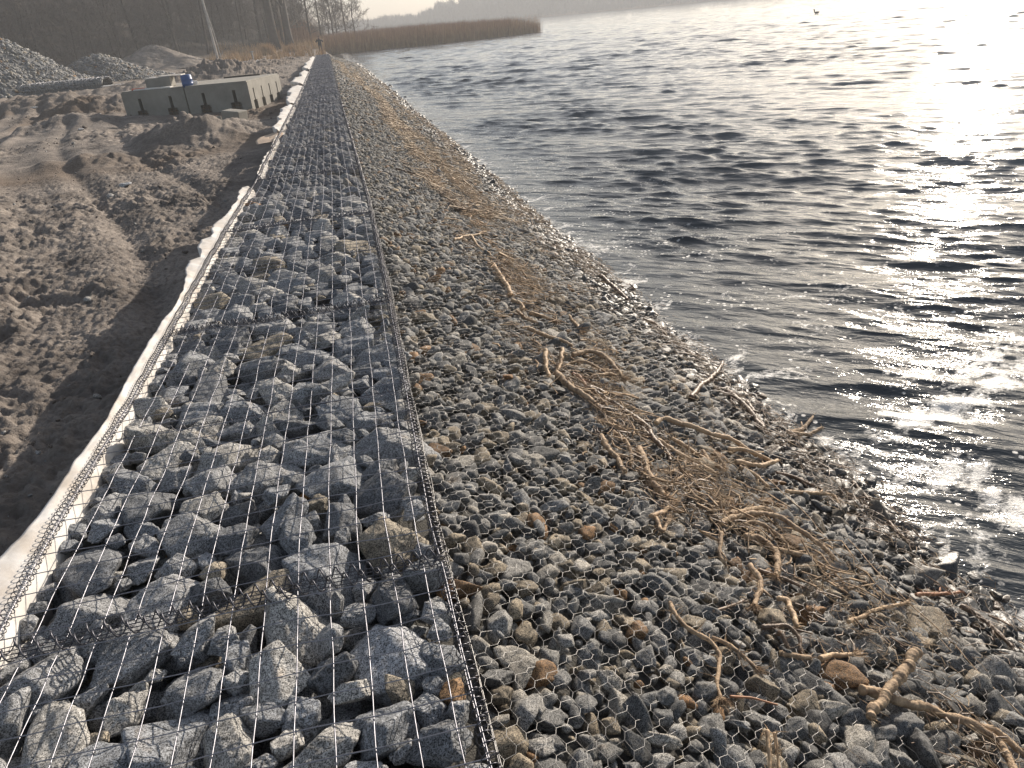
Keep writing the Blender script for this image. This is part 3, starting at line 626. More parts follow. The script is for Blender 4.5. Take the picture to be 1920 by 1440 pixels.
DRIFT = [
(.0064, 'wavy tan root ending in a torn tuft, left of the two crossed roots',[(0.855, 1.879),(0.85, 1.802),(0.871, 1.735),(0.914, 1.7),(0.924, 1.654),(0.916, 1.618),(0.86, 1.53),(0.828, 1.449)]),
(.006, 'short bent tan root touching the right side of the wavy root with the torn tuft',[(0.934, 1.711),(0.974, 1.685),(1.002, 1.64),(1.016, 1.605),(1.023, 1.579)]),
(.0111, 'thick knuckled tan stub lying across the long root near the bottom right corner',[(1.649, 1.57),(1.548, 1.512),(1.454, 1.457),(1.38, 1.414),(1.311, 1.365)]),
(.0092, 'long tan root running to the bottom right corner beneath the thick stub',[(1.367, 1.489),(1.419, 1.473),(1.481, 1.441),(1.559, 1.426),(1.613, 1.394),(1.674, 1.37),(1.72, 1.33),(1.748, 1.283),(1.72, 1.208),(1.691, 1.158)]),
(.0069, 'branching root splitting off the long root in the bottom right corner',[(1.736, 1.346),(1.789, 1.315),(1.8, 1.26),(1.818, 1.214)]),
(.0059, 'short straight tan root, left one of the pair above the crossed roots',[(1.161, 1.649),(1.22, 1.643),(1.272, 1.637)]),
(.0061, 'short pale cut root with frayed left end, right of the pair above the crossed roots',[(1.307, 1.629),(1.376, 1.657),(1.463, 1.661)]),
(.0068, 'hooked tan root curving over a pale rock above the two short cut roots',[(1.333, 1.942),(1.363, 1.933),(1.346, 1.865),(1.322, 1.788)]),
(.0047, 'dark brown arched root just left below the hooked tan root',[(1.166, 1.776),(1.219, 1.77),(1.264, 1.763),(1.274, 1.714),(1.25, 1.664)]),
(.0046, 'small dark twig root under the dark brown arched root',[(1.215, 1.749),(1.2, 1.699),(1.206, 1.671)]),
(.0049, 'slender pale stick rising to the right of the hooked tan root',[(1.578, 1.84),(1.683, 1.882),(1.805, 1.94),(1.984, 1.987)]),
(.0049, 'upright pale root stump cut by the bottom edge, left of its twin',[(0.892, 1.289),(0.874, 1.249),(0.857, 1.21),(0.838, 1.172)]),
(.0042, 'upright pale root stump cut by the bottom edge, right of its twin',[(0.911, 1.282),(0.892, 1.235),(0.883, 1.209),(0.866, 1.172)]),
(.0083, 'topmost short root of the parallel bundle nearest the bottom right water',[(1.441, 2.527),(1.536, 2.569),(1.653, 2.624),(1.709, 2.626)]),
(.0076, 'long arched root of the parallel bundle, bending down towards the water',[(1.339, 2.439),(1.417, 2.483),(1.529, 2.518),(1.617, 2.526),(1.696, 2.515),(1.73, 2.434),(1.768, 2.379),(1.806, 2.31),(1.807, 2.266)]),
(.0056, 'lower thin root of the parallel bundle under the long arched one',[(1.445, 2.441),(1.518, 2.446),(1.568, 2.408),(1.606, 2.369),(1.619, 2.341)]),
(.0087, 'stout root curling downwards with a split end below the parallel bundle',[(1.416, 2.354),(1.477, 2.356),(1.51, 2.31),(1.515, 2.254),(1.471, 2.167),(1.41, 2.082)]),
(.0067, 'short root with shaggy right end beside the stout downward curling root',[(1.523, 2.284),(1.59, 2.279),(1.642, 2.265),(1.681, 2.263)]),
(.005, 'small upright root left of the stout downward curling root',[(1.278, 2.304),(1.212, 2.186),(1.212, 2.134)]),
(.0069, 'root standing on end beneath the split end of the stout root',[(1.329, 2.149),(1.321, 2.072),(1.286, 1.995),(1.202, 1.896)]),
(.0032, 'thin brown stick pointing left from the root standing on end',[(1.006, 1.851),(1.085, 1.879),(1.177, 1.927)]),
(.0047, 'flattened brown root slanting right below the stout root',[(1.353, 2.126),(1.418, 2.096),(1.473, 2.064),(1.508, 2.031)]),
(.0033, 'brown splintered stick beside the torn tuft of the wavy root',[(0.867, 1.457),(0.939, 1.452),(1.018, 1.43)]),
(.0048, "reddish straight stick lying at the water's edge on the right",[(2.077, 2.047),(2.202, 2.066),(2.356, 2.088)]),
(.006, 'bunched brown stems slanting into the water at the right edge',[(2.267, 1.994),(2.306, 1.922),(2.308, 1.838),(2.297, 1.746)]),
(.0022, 'very long thin stem running parallel to the water towards the lower right edge',[(2.026, 2.449),(1.993, 2.123),(2.008, 1.828),(1.979, 1.536),(1.985, 1.4)]),
(.0025, 'long thin stem crossing the netting above the parallel root bundle',[(1.9, 2.962),(1.913, 2.612),(1.888, 2.381)]),
(.0078, 'tan root entering the frayed clump below the biggest heap of roots',[(1.146, 2.79),(1.15, 2.703),(1.151, 2.635)]),
(.0043, 'short pale stick across the frayed clump below the biggest heap of roots',[(1.025, 2.452),(1.146, 2.536)]),
(.0051, 'forked small root just below the frayed clump of the root heap',[(1.038, 2.439),(1.027, 2.35),(1.102, 2.435)]),
(.0055, 'thin pale root bending at its right end, above the parallel bundle near the water',[(1.934, 2.842),(2.087, 2.855),(2.231, 2.865),(2.203, 2.774)]),
(.0083, 'dark brown root lying along the waterline above the bottom right water',[(2.499, 3.056),(2.475, 2.866),(2.445, 2.745),(2.414, 2.613),(2.397, 2.474)]),
(.0172, 'thick ringed root at the upper left end of the biggest root heap',[(1.029, 3.969),(1.057, 3.791),(1.118, 3.661),(1.166, 3.51)]),
(.0131, 'dark ridged root running down the middle of the biggest root heap',[(1.177, 3.811),(1.249, 3.684),(1.302, 3.58),(1.356, 3.457),(1.381, 3.354),(1.358, 3.22),(1.369, 3.122)]),
(.0116, 'pale orange root nub sticking up, left of the two above the root heap',[(1.037, 4.237),(0.989, 4.037),(0.968, 3.916)]),
(.0094, 'pale orange root nub sticking up, right of the two above the root heap',[(1.182, 4.335),(1.116, 4.151),(1.06, 4.039)]),
(.0112, 'wavy tan root lying above the two upright orange nubs',[(1.018, 4.626),(1.102, 4.598),(1.222, 4.605),(1.316, 4.564)]),
(.0129, 'arched root above the root heap ending in a ragged fork on the right',[(1.256, 4.368),(1.408, 4.438),(1.493, 4.379),(1.504, 4.226),(1.512, 4.109)]),
(.0086, 'short root under the ragged fork of the arched root',[(1.266, 4.01),(1.351, 4.044),(1.48, 4.126)]),
(.007, 'thin root lying under and along the arched root above the heap',[(1.197, 4.216),(1.287, 4.225),(1.363, 4.151),(1.451, 4.113)]),
(.01, 'short curved reddish root at the head of the thick ringed root',[(1.149, 4.019),(1.187, 3.95),(1.174, 3.836)]),
(.012, 'long smooth pale root curving over the right side of the biggest root heap',[(1.464, 3.446),(1.542, 3.493),(1.613, 3.447),(1.683, 3.422),(1.769, 3.358),(1.873, 3.333),(1.922, 3.271),(1.977, 3.201)]),
(.0103, 'root lying just under the right end of the long smooth pale root',[(1.813, 3.241),(1.895, 3.221),(1.963, 3.177),(2.043, 3.173)]),
(.0111, 'pale root with a blunt cut tip at the far right of the root heap',[(1.776, 3.09),(1.888, 3.088),(2.003, 3.126),(2.088, 3.178)]),
(.0101, 'wavy root in the centre of the root heap below the long pale one',[(1.382, 3.227),(1.429, 3.138),(1.474, 3.052),(1.529, 2.99),(1.571, 2.927)]),
(.0087, 'steep brown root left of the wavy centre root of the heap',[(1.341, 3.363),(1.358, 3.22),(1.381, 3.125),(1.359, 3.004)]),
(.0089, 'brown root between the wavy centre root and the long pale root',[(1.492, 3.279),(1.538, 3.188),(1.583, 3.1),(1.613, 3.03),(1.653, 2.983)]),
(.0104, 'stubby hooked root near the right foot of the root heap',[(1.617, 3.168),(1.61, 3.068),(1.641, 2.98)]),
(.0075, 'tiny hooked root right beside the stubby hooked root of the heap',[(1.695, 3.169),(1.687, 3.067),(1.677, 3.008)]),
(.012, 'stout tan root on the left flank of the root heap pointing downwards',[(1.043, 3.17),(1.037, 3.051),(1.046, 2.943),(1.038, 2.819)]),
(.0083, "slim root just right of the stout root on the heap's left flank",[(1.142, 3.26),(1.172, 3.147),(1.15, 3.025),(1.109, 2.905)]),
(.0073, "frayed flat root on top of the heap's left flank",[(1.06, 3.385),(1.129, 3.341),(1.186, 3.295)]),
(.0145, 'thick bristly root hanging from the heap down to the frayed clump',[(1.217, 3.081),(1.184, 2.924),(1.158, 2.813),(1.154, 2.713),(1.16, 2.62)]),
(.0055, 'pale stick under the frayed clump, lower one of two',[(1.015, 2.446),(1.084, 2.487),(1.188, 2.58)]),
(.0041, 'straight straw like stick slanting up right of the thick bristly root',[(1.245, 2.749),(1.333, 2.837),(1.454, 2.954)]),
(.0048, 'level thin stick right of the thick bristly root',[(1.236, 2.883),(1.286, 2.887),(1.368, 2.924)]),
(.0148, 'dark root pointing down along the waterline, larger of the touching pair',[(2.317, 4.214),(2.322, 4.038),(2.309, 3.867),(2.259, 3.619)]),
(.0112, 'dark root along the waterline, smaller of the touching pair',[(2.392, 4.063),(2.343, 3.878),(2.295, 3.68)]),
(.0139, 'brown root slanting up to the waterline above the touching pair',[(1.924, 3.952),(2.11, 4.195),(2.276, 4.385),(2.48, 4.637),(2.618, 4.841)]),
(.0113, 'forked driftwood tip reaching into the foam, upper prong',[(2.434, 3.622),(2.61, 3.725),(2.784, 3.858)]),
(.0102, 'forked driftwood tip reaching into the foam, lower prong',[(2.434, 3.622),(2.565, 3.636),(2.732, 3.698)]),
(.0075, 'thin brown root trailing off below the blunt cut tip',[(1.777, 3.051),(1.831, 2.988),(1.845, 2.863)]),
(.0063, 'brown stick beside the waterline below the forked driftwood tip',[(2.002, 3.047),(2.095, 3.011),(2.202, 2.921)]),
(.0099, 'small wavy root on the upper slope, lower of the close pair',[(1.064, 5.154),(1.099, 5.01),(1.156, 4.962)]),
(.0106, 'pale curled root in the straw tuft on the upper slope',[(1.084, 5.43),(1.145, 5.377),(1.133, 5.238)]),
(.0102, 'wavy root right of the close pair on the upper slope',[(1.167, 5.173),(1.28, 5.112),(1.372, 5.081)]),
(.0083, 'dark straight root on the upper slope pointing at the straw tuft',[(1.521, 5.335),(1.515, 5.119),(1.507, 4.954)]),
(.0158, 'ragged dark root at the top of the straw tuft on the upper slope',[(1.151, 6.485),(1.143, 6.129),(1.137, 5.803),(1.108, 5.539)]),
(.0162, "dark root lying along the water's edge on the upper slope",[(2.362, 7.02),(2.367, 6.644),(2.367, 6.241)]),
(.0095, "black stick crossing the wet stones at the water's edge halfway up",[(2.291, 5.685),(2.372, 5.589),(2.354, 5.313)]),
(.0165, 'pale forked stick far up the slope left of the debris line',[(0.918, 7.222),(1.128, 7.599),(1.313, 7.847)]),
(.0189, 'orange root under the pale forked stick far up the slope',[(1.157, 7.603),(1.141, 7.212),(1.167, 7.069)]),
(.0233, 'long dark stick lying across the debris line far up the slope',[(0.698, 11.258),(0.94, 11.213),(1.175, 10.976),(1.476, 10.969)]),
(.0319, 'dark stick far up the slope above the debris line',[(1.102, 19.803),(1.296, 19.074),(1.515, 19.046)]),
]
# ---------------------------------------------------------------- roots and driftwood on the netting
rd = np.random.default_rng(31)
def smooth_path(pts, n):
    p = np.array(pts, float); t = np.concatenate([[0], np.cumsum(np.linalg.norm(np.diff(p, axis=0), axis=1))]); t /= t[-1]
    pp = np.vstack([2*p[0]-p[1], p, 2*p[-1]-p[-2]]); tt = np.concatenate([[-t[1]], t, [1+(1-t[-2])]])
    s = np.linspace(0, 1, n); out = []
    for q in s:
        i = min(max(np.searchsorted(t, q, 'right')-1, 0), len(p)-2); a, b = t[i], t[i+1]; f = (q-a)/(b-a+1e-9)
        P0, P1, P2, P3 = pp[i], pp[i+1], pp[i+2], pp[i+3]
        out.append(.5*((2*P1)+(-P0+P2)*f+(2*P0-5*P1+4*P2-P3)*f*f+(-P0+3*P1-3*P2+P3)*f**3))
    return np.array(out)
for di, (r, lab, pts) in enumerate(DRIFT):
    r = r*(1.9 if r < 99 and pts[0][1] < 2.9 and pts[0][0] > 1.0 else 1.35) if r > .0028 else r*1.3; r = min(r, .0215); p2 = np.array(pts); L_ = np.linalg.norm(np.diff(p2, axis=0), axis=1).sum()
    n = int(np.clip(L_/.004, 16, 200)); P = smooth_path(pts, n)
    far = p2[:, 1].mean() > 7
    if far: r = min(r, .013)
    s = np.linspace(0, 1, n); P = P+np.stack([.6*r*pn(s*L_*15, 0*s+di, 5), .6*r*pn(s*L_*15, 0*s+di, 6)], -1)
    up = .022
    if 'thick knuckled' in lab: up = .03
    z = netz(P[:, 0], P[:, 1])*0+zS(P[:, 0])+up+r+.010*pn(s*L_*5, 0*s+di*3, 9)
    if 'thick knuckled' in lab: z = z+.10*(1-s)**1.3
    if 'nub' in lab or 'upright' in lab: z = z+.05*(1-s)
    if 'arched' in lab or 'long smooth' in lab: z = z+.03*np.sin(s*np.pi)
    z = np.maximum(z, WATER+.012)
    thin = r < .0045
    ringp = .022+.022*rd.random()
    rr = r*(1-.28*s)*(1.0-(0 if thin else .09)*np.maximum(0, np.cos(s*L_/ringp*2*np.pi+2*pn(s*L_*9, 0*s+di, 2)))**14+.34*pn(s*L_*24, 0*s+di, 12)+.18*pn(s*L_*70, 0*s+di, 13))
    mb = MB(); P3 = np.column_stack([P, z]); mb.tube(P3, rr, 5 if far or thin else 9)
    if not thin:
        nf = int(16+L_*110) if not far else 12
        shaggy = any(k in lab for k in ('torn', 'frayed', 'shaggy', 'split', 'ragged', 'bristly', 'tuft', 'splintered'))
        for q in range(nf*(2 if shaggy else 1)):
            i = int(rd.integers(1, n-1)) if rd.random() < (.25 if shaggy and 'bristly' not in lab else .8) else n-2
            b0 = P3[i]; d = rd.normal(size=3)*np.array([1, 1, .8]); d[2] = abs(d[2])*.6-.15; d /= np.linalg.norm(d)
            if i == n-2: t_ = P3[-1]-P3[-4]; t_ /= np.linalg.norm(t_); d = d*.6+t_; d /= np.linalg.norm(d)
            l = rd.uniform(.012, .045)*(1.5 if shaggy else .8); k1 = b0+d*l*.5+rd.normal(size=3)*.004; k2 = b0+d*l+rd.normal(size=3)*.008
            mb.tube([b0, k1, k2], [.0019 if not far else .003, .0013, .0005], 3, False)
        if rd.random() < .45 and L_ > .15:
            i = int(n*.55); d = P3[i]-P3[i-2]; d /= np.linalg.norm(d); sd_ = np.array([-d[1], d[0], .1])*rd.choice([-1, 1])
            q0 = P3[i]; q1 = q0+(d+sd_*.8)*.03; q2 = q1+(d*.8+sd_*.5)*.035
            mb.tube([q0, q1, q2], [r*.55, r*.42, r*.25], 6)
    mt = M['driftpale'] if ('pale' in lab or 'blunt' in lab or 'straw' in lab) else (M['driftdark'] if ('dark' in lab or 'black' in lab or 'waterline' in lab or 'brown' in lab) else M['drift'])
    if 'red' in lab: mt = M['orange_root']
    tag(mb.build('driftwood_root' if not thin else 'plant_stem', mt), lab, 'driftwood' if not thin else 'stem')
# litter: reed bits and rootlets
def band(y): return np.interp(y, [0, 1.5, 2.1, 2.65, 3.3, 4.1, 5.5, 7.6, 10, 13, 21, 28, 42, 60], [1.75, 1.62, 1.45, 1.3, 1.2, 1.12, 1.12, 1.22, 1.3, 1.28, 1.46, 1.36, 1.0, .7])
def litter(name, n, yf, xf, lf, r0, mat, lab, cat):
    y = yf(n); x = xf(y); L_ = lf(n); a = rd.normal(math.radians(102), 1.0 if name != 'washed_up_reeds' else .7, n)
    tl = rd.normal(.0, .22, n); k = (x > xR(y)+.05) & (x < 2.72); k &= rd.random(len(x)) < np.clip(.5+1.5*pn(x*3.2, y*2.2*(8/(8+np.clip(y, 0, 60))), 31), .06, 1)*(.22+.78*sm(1.5, 2.6, y)); x, y, L_, a, tl = x[k], y[k], L_[k], a[k], tl[k]; n = len(x)
    c = np.stack([x, y, zS(x)+.035+rd.exponential(.012, n)], -1)
    d = np.stack([np.cos(a)*np.cos(tl), np.sin(a)*np.cos(tl), np.sin(tl)-.38*np.cos(a)*.9], -1)
    rr = r0*np.exp(rd.normal(0, .35, n))*(1+np.clip(y-4, 0, 30)*.06)
    b_ = np.stack([-d[:, 1], d[:, 0], 0*d[:, 0]], -1)*(rd.normal(0, .17, n)*L_)[:, None]
    P = np.stack([c-d*L_[:, None]/2, c+b_, c+d*L_[:, None]/2], 1)
    P[:, :, 2] = np.maximum(P[:, :, 2], zS(P[:, :, 0])+.012)
    s1 = np.stack([-d[:, 1], d[:, 0], 0*d[:, 0]], -1); s1 /= np.linalg.norm(s1, axis=1)[:, None]; s2 = np.cross(d, s1)
    an = np.arange(3)*2*np.pi/3; ring = s1[:, None]*np.cos(an)[None, :, None]+s2[:, None]*np.sin(an)[None, :, None]
    V = (P[:, :, None]+ring[:, None]*rr[:, None, None, None]).reshape(-1, 3)
    f = [];
    for q in range(2):
        for j in range(3): j2 = (j+1) % 3; f.append([q*3+j, q*3+j2, q*3+3+j2, q*3+3+j])
    F = (np.array(f)[None]+(np.arange(n)*9)[:, None, None]).reshape(-1, 4)
    tag(link(name, mesh(name, V, F), None, mat), lab, cat, kind='stuff')
litter('reed_litter', 24000, lambda n: .9+17*rd.random(n)**1.4, lambda y: np.where(rd.random(len(y)) < .62, band(y)+.18+rd.normal(0, .22, len(y)), rd.uniform(1.3, 2.65, len(y))), lambda n: rd.uniform(.015, .11, n), .0010, M['litter'], 'broken reed stalks and straw caught in the netting', 'reed litter')
litter('washed_up_reeds', 11000, lambda n: 9+50*rd.random(n)**1.6, lambda y: np.where(rd.random(len(y)) < .72, band(y)+rd.normal(0, .17, len(y)), rd.uniform(1.2, 2.6, len(y))), lambda n: rd.uniform(.05, .26, n), .0040, M['litter2'], 'golden line of washed up reeds along the far bank', 'washed up reeds')
litter('root_crumbs', 2200, lambda n: 1+7*rd.random(n)**1.2, lambda y: band(y)+rd.normal(0, .13, len(y)), lambda n: rd.uniform(.02, .10, n), .0021, M['driftdark'], 'brown root crumbs along the debris line', 'root crumbs')
litter('root_tangle', 1300, lambda n: 2.0+12*rd.random(n)**1.5, lambda y: band(y)+.10+rd.normal(0, .17, len(y)), lambda n: rd.uniform(.05, .22, n), .0036, M['drift'], 'tangle of pale broken roots along the debris line', 'root tangle')
litter('waterline_reeds', 5500, lambda n: .8+40*rd.random(n)**2.0, lambda y: 2.40+rd.normal(0, .16, len(y)), lambda n: rd.uniform(.03, .16, n), .0019, M['driftdark'], 'dark wet stalks and weed along the edge of the water', 'wet stalks')
# ---------------------------------------------------------------- geotextile
def cloth(name, edge, w_in, mat, lab, seed, drop=.14, lift=.02, n=260, thick=.0022):
    """edge: outer edge points (x,y); strip runs from inside the basket over its edge to the outer edge"""
    e = np.array(edge, float); y = np.linspace(e[0, 1], e[-1, 1], n)
    xo = np.interp(y, e[:, 1], e[:, 0])
    jag = np.abs(pn(y*2.6, 0*y+seed, 3)); xo = xo+.006*pn(y*9, 0*y+seed, 3)-(.05*jag*sm(4.5, 7, y)+.16*(seed > 2)*np.maximum(0, pn(y*1.1, 0*y+seed, 8)))
    rows = []; k = 9
    for j in range(k):
        f = j/(k-1)
        if w_in: # from inside -> over coil -> out
            xs_ = [xL(y)+.030, xL(y)+.022, xL(y)-.005, None]
        xi = xL(y)-.012
        x = xi+(xo-xi)*f
        wv = (.006 if seed == 1 else .016)*pn(y*4.5+f*.8, f*1.1+0*y+seed, 14)+(.004 if seed == 1 else .010)*pn(y*13, f*2+0*y+seed, 15)
        z = -.014+f*lift+wv*(.25+f)+.004*np.sin(f*3.14)
        rows.append(np.stack([x+wv*.5*f, y, z], -1))
    pre = []
    if w_in:
        for (ox, oz) in ((.020, -drop-.12), (.018, -drop*.5), (.012, -.045), (.002, -.022)):
            pre.append(np.stack([xL(y)+ox+.006*pn(y*5, oz*9+0*y, 16), y, 0*y+oz], -1))
    # the outer edge hangs down to the sand behind
    for (ox, oz) in ((-.004, -.05), (.03, -.20), (.06, -.40)):
        rows.append(np.stack([np.minimum(xo-ox*0+ox*.6, xL(y)-.01), y, oz+.01*pn(y*4, 0*y+oz*7+seed, 17)], -1))
    R_ = pre+rows; V = np.concatenate(R_); m_ = len(R_)
    idx = np.arange(m_*n).reshape(m_, n)
    F = np.stack([idx[:-1, :-1], idx[:-1, 1:], idx[1:, 1:], idx[1:, :-1]], -1).reshape(-1, 4)
    o = link(name, mesh(name, V, F), None, mat); so = o.modifiers.new('solid', 'SOLIDIFY'); so.thickness = thick
    return tag(o, lab, 'fabric')
near_e = [(-1.62, 1.2), (-1.50, 1.9), (-1.404, 2.412), (-1.36, 2.6), (-1.343, 2.773), (-1.338, 2.993), (-1.298, 3.382), (-1.309, 3.95), (-1.300, 4.551), (-1.294, 4.746), (-1.262, 5.0), (-1.262, 5.37), (-1.312, 5.837), (-1.345, 6.175), (-1.264, 6.25), (-1.262, 6.4), (-1.334, 6.60), (-1.345, 6.87), (-1.274, 6.93), (-1.272, 7.1), (-1.305, 7.25), (-1.30, 7.5), (-1.225, 7.9), (-1.20, 8.6), (-1.225, 9.3), (-1.16, 9.34)]
cloth('geotextile_strip', near_e, True, M['fabric'], 'long white cloth strip edging the sand beside the nearest baskets', 1, n=420, lift=.035)
cloth('geotextile_strip', [(-1.125, 10.2), (-1.13, 11.2), (-1.10, 12.6), (-1.095, 14.2)], True, M['fabric'], 'narrow white cloth edge running on to the sandy coloured flap', 2, n=120)
cloth('geotextile_strip', [(-1.10, 14.9), (-1.20, 15.4), (-1.17, 16.4), (-1.10, 16.8), (-1.22, 17.3), (-1.20, 19.2), (-1.10, 20.5)], True, M['fabric'], 'wide white cloth flap just beyond the sandy coloured flap', 3, n=120, lift=0.05)
cloth('geotextile_strip', [(-1.12, 21.0), (-1.25, 22.0), (-1.17, 24.5), (-1.36, 25.2), (-1.30, 27.5), (-1.12, 28.2)], True, M['fabric'], 'ragged white cloth flap halfway along the wall', 4, n=120, lift=0.05)
cloth('geotextile_strip', [(-1.05, 29), (-1.40, 30.4), (-1.36, 33), (-1.1, 34), (-1.25, 37), (-1.15, 39)], True, M['fabric'], 'crumpled white cloth flap on the far half of the wall', 5, n=100, lift=0.07)
cloth('geotextile_strip', [(-1.02, 41), (-1.30, 43), (-1.12, 46), (-1.28, 49), (-1.05, 54), (-1.15, 57), (-.95, 62)], True, M['fabric'], 'farthest white cloth scraps leading up to the person', 6, n=100, lift=0.08)
# sandy flap lying on the sand
mb = MB(); n = 26
ga, gr = np.meshgrid(np.linspace(0, 2*np.pi, n, endpoint=False), np.linspace(0, 1, 7), indexing='ij')
fx = -1.26+gr*.24*np.cos(ga)*(1+.12*np.sin(ga*3)); fy = 14.5+gr*.75*np.sin(ga)*(1+.1*np.cos(ga*2)); fz = -.03-.16*np.clip(-(fx+1.12), 0, 1)+.02*pn(fx*5, fy*3, 3)
idx = np.arange(fx.size).reshape(fx.shape); F = np.stack([idx, np.roll(idx, -1, 0), np.roll(np.roll(idx, -1, 0), -1, 1), np.roll(idx, -1, 1)], -1)[:, :-1].reshape(-1, 4)
o = link('cloth_flap', mesh('cloth_flap', np.stack([fx, fy, fz], -1).reshape(-1, 3), F), None, M['sandcloth']); so = o.modifiers.new('solid', 'SOLIDIFY'); so.thickness = .004
tag(o, 'rounded sandy coloured cloth flap folded out over the sand beside the wall', 'cloth')
# ---------------------------------------------------------------- concrete blocks
def recess_face(w_, h_, stems, depth, flip=False):
    """front panel in local x (0..w) z (0..h), y=0 front, recess to y=depth. stems: centres"""
    xs_ = [0.]; 
    for c in stems: xs_ += [c-.17, c-.05, c+.05, c+.17]
    xs_.append(w_); zs_ = [0, .30, .66, h_]
    mk = np.zeros((len(xs_)-1, 3), bool)
    for i in range(len(stems)):
        b_ = 1+4*i
        for q in (0, 1, 2): mk[b_+q, 0] = True
        mk[b_+1, 1] = True
    V = []; F = []
    def quad(a, b, c, d): n = len(V); V.extend([a, b, c, d]); F.append([n, n+1, n+2, n+3])
    for i in range(len(xs_)-1):
        for j in range(3):
            y = depth if mk[i, j] else 0; x0, x1, z0, z1 = xs_[i], xs_[i+1], zs_[j], zs_[j+1]
            quad((x0, y, z0), (x1, y, z0), (x1, y, z1), (x0, y, z1))
            if i+1 < len(xs_)-1 and mk[i, j] != mk[i+1, j]: quad((x1, 0, z0), (x1, depth, z0), (x1, depth, z1), (x1, 0, z1))
            if j < 2 and mk[i, j] != mk[i, j+1]: quad((x0, 0, z1), (x1, 0, z1), (x1, depth, z1), (x0, depth, z1))
    return np.array(V, float), np.array(F)
def concrete_block(x, y, z, w_, d_, h_, rz, lab, side_stems=None, dark=False):
    root = empty('concrete_block', (x, y, z), rz); tag(root, lab, 'concrete block', 'large concrete blocks on the sand')
    mb = MB(); V, F = recess_face(w_, h_, [w_*.27, w_*.76], .30); mb.add(V, F)
    if side_stems:
        V, F = recess_face(d_, h_, side_stems, .16); V2 = np.stack([w_-V[:, 1], V[:, 0], V[:, 2]], -1); mb.add(V2, F)
    else: mb.add([[w_, 0, 0], [w_, d_, 0], [w_, d_, h_], [w_, 0, h_]], [[0, 1, 2, 3]])
    mb.add([[0, 0, h_], [w_, 0, h_], [w_, d_, h_], [0, d_, h_]], [[0, 1, 2, 3]])
    mb.add([[0, 0, 0], [0, 0, h_], [0, d_, h_], [0, d_, 0]], [[0, 1, 2, 3]])
    mb.add([[0, d_, 0], [0, d_, h_], [w_, d_, h_], [w_, d_, 0]], [[0, 1, 2, 3]])
    o = mb.build('block_body', M['concrete'], root, False)
    # cast lip slightly proud along the top
    mb = MB(); mb.box((w_/2, d_/2, h_+.022), (w_-.06, d_-.06, .04)); mb.build('top_slab', M['concrete'], root, False)
    for c in (w_*.27, w_*.76):
        mb = MB()
        for zz in (.1, .2): mb.tube([(c-.16, .03, zz), (c+.16, .03, zz)], .010, 5)
        for xx in (-.08, .08): mb.tube([(c+xx, .035, .01), (c+xx, .035, .29)], .010, 5)
        mb.build('reinforcement_bars', M['driftdark'], root)
    return root
crz = math.radians(-14)
bx, by = -6.62, 27.6
ux, uy = math.cos(crz), math.sin(crz)
BZ = -.50
concrete_block(bx, by, BZ, 2.05, 3.0, .86, crz, 'left big concrete block with two dark slots, carrying the blue barrel and slabs')
concrete_block(bx+2.09*ux, by+2.09*uy, BZ, 2.05, 3.4, .86, crz, 'right big concrete block with its slotted end lit by the sun', [.45, 1.27, 2.09, 2.91])
def onblock(u, v, z=0): return (bx+u*ux-v*uy, by+u*uy+v*ux, BZ+.90+z)
# small things on top
def put_box(name, c, d, rz, mat, lab, cat, tilt=None):
    root = MB(); root.box((0, 0, d[2]/2), d, 0, tilt); o = root.build(name, mat, None, False)
    bv = o.modifiers.new('bevel', 'BEVEL'); bv.width = min(d)*.08; bv.segments = 2
    o.location = c; o.rotation_euler[2] = rz; return tag(o, lab, cat)
barrel = empty('blue_barrel', onblock(2.12, .28, -.06)); barrel.scale = (.88, .88, .84); tag(barrel, 'blue plastic barrel standing on the front edge of the concrete blocks', 'barrel')
mb = MB(); prof = [(.0, 0), (.17, 0), (.19, .02), (.195, .14), (.205, .15), (.195, .16), (.195, .29), (.205, .30), (.195, .31), (.19, .43), (.175, .45)]
a = np.arange(24)*2*np.pi/24
V = np.array([[r_*math.cos(t_), r_*math.sin(t_), z_] for r_, z_ in prof for t_ in a]); idx = np.arange(len(prof)*24).reshape(len(prof), 24)
mb.add(V, np.stack([idx[:-1], np.roll(idx, -1, 1)[:-1], np.roll(idx, -1, 1)[1:], idx[1:]], -1).reshape(-1, 4)); mb.build('barrel_body', M['bluebarrel'], barrel)
mb = MB(); mb.tube([(0, 0, .44), (0, 0, .462)], .168, 24); mb.build('barrel_lid', M['bluebarrel'], barrel)
put_box('concrete_chunk', onblock(1.0, .9), (.75, .5, .30), crz+.1, M['concrete'], 'dark concrete chunk on the left block behind the blue barrel', 'concrete')
put_box('concrete_chunk', onblock(.55, 1.5), (.5, .5, .26), crz-.2, M['concrete'], 'smaller concrete chunk at the left rear of the left block', 'concrete')
put_box('white_board', onblock(1.35, 1.0, .31), (.75, .45, .03), crz+.1, M['fabric'], 'white board lying on top of the dark concrete chunk', 'board')
put_box('white_board', onblock(1.0, .22), (1.2, .28, .035), crz+.04, M['fabric'], 'long pale board along the front edge left of the barrel', 'board')
put_box('orange_tray', onblock(.42, .4), (.38, .26, .05), crz+.3, M['orange'], 'orange red plastic piece on the left end of the concrete block', 'plastic tray')
put_box('white_bag', onblock(2.22, .5), (.26, .22, .12), crz+.5, M['fabric'], 'small crumpled white bag just right of the blue barrel', 'bag')
put_box('timber_plank', onblock(2.9, 3.2), (1.3, .2, .05), crz+.05, M['bark'], 'dark plank lying at the back of the right concrete block', 'plank')
sb = put_box('small_concrete_block', (-2.62, 21.75, -.36), (.52, .42, .30), -.5, M['concrete'], 'small sunlit concrete block on the sand in front of the big blocks', 'concrete block', (.12, 'Y'))
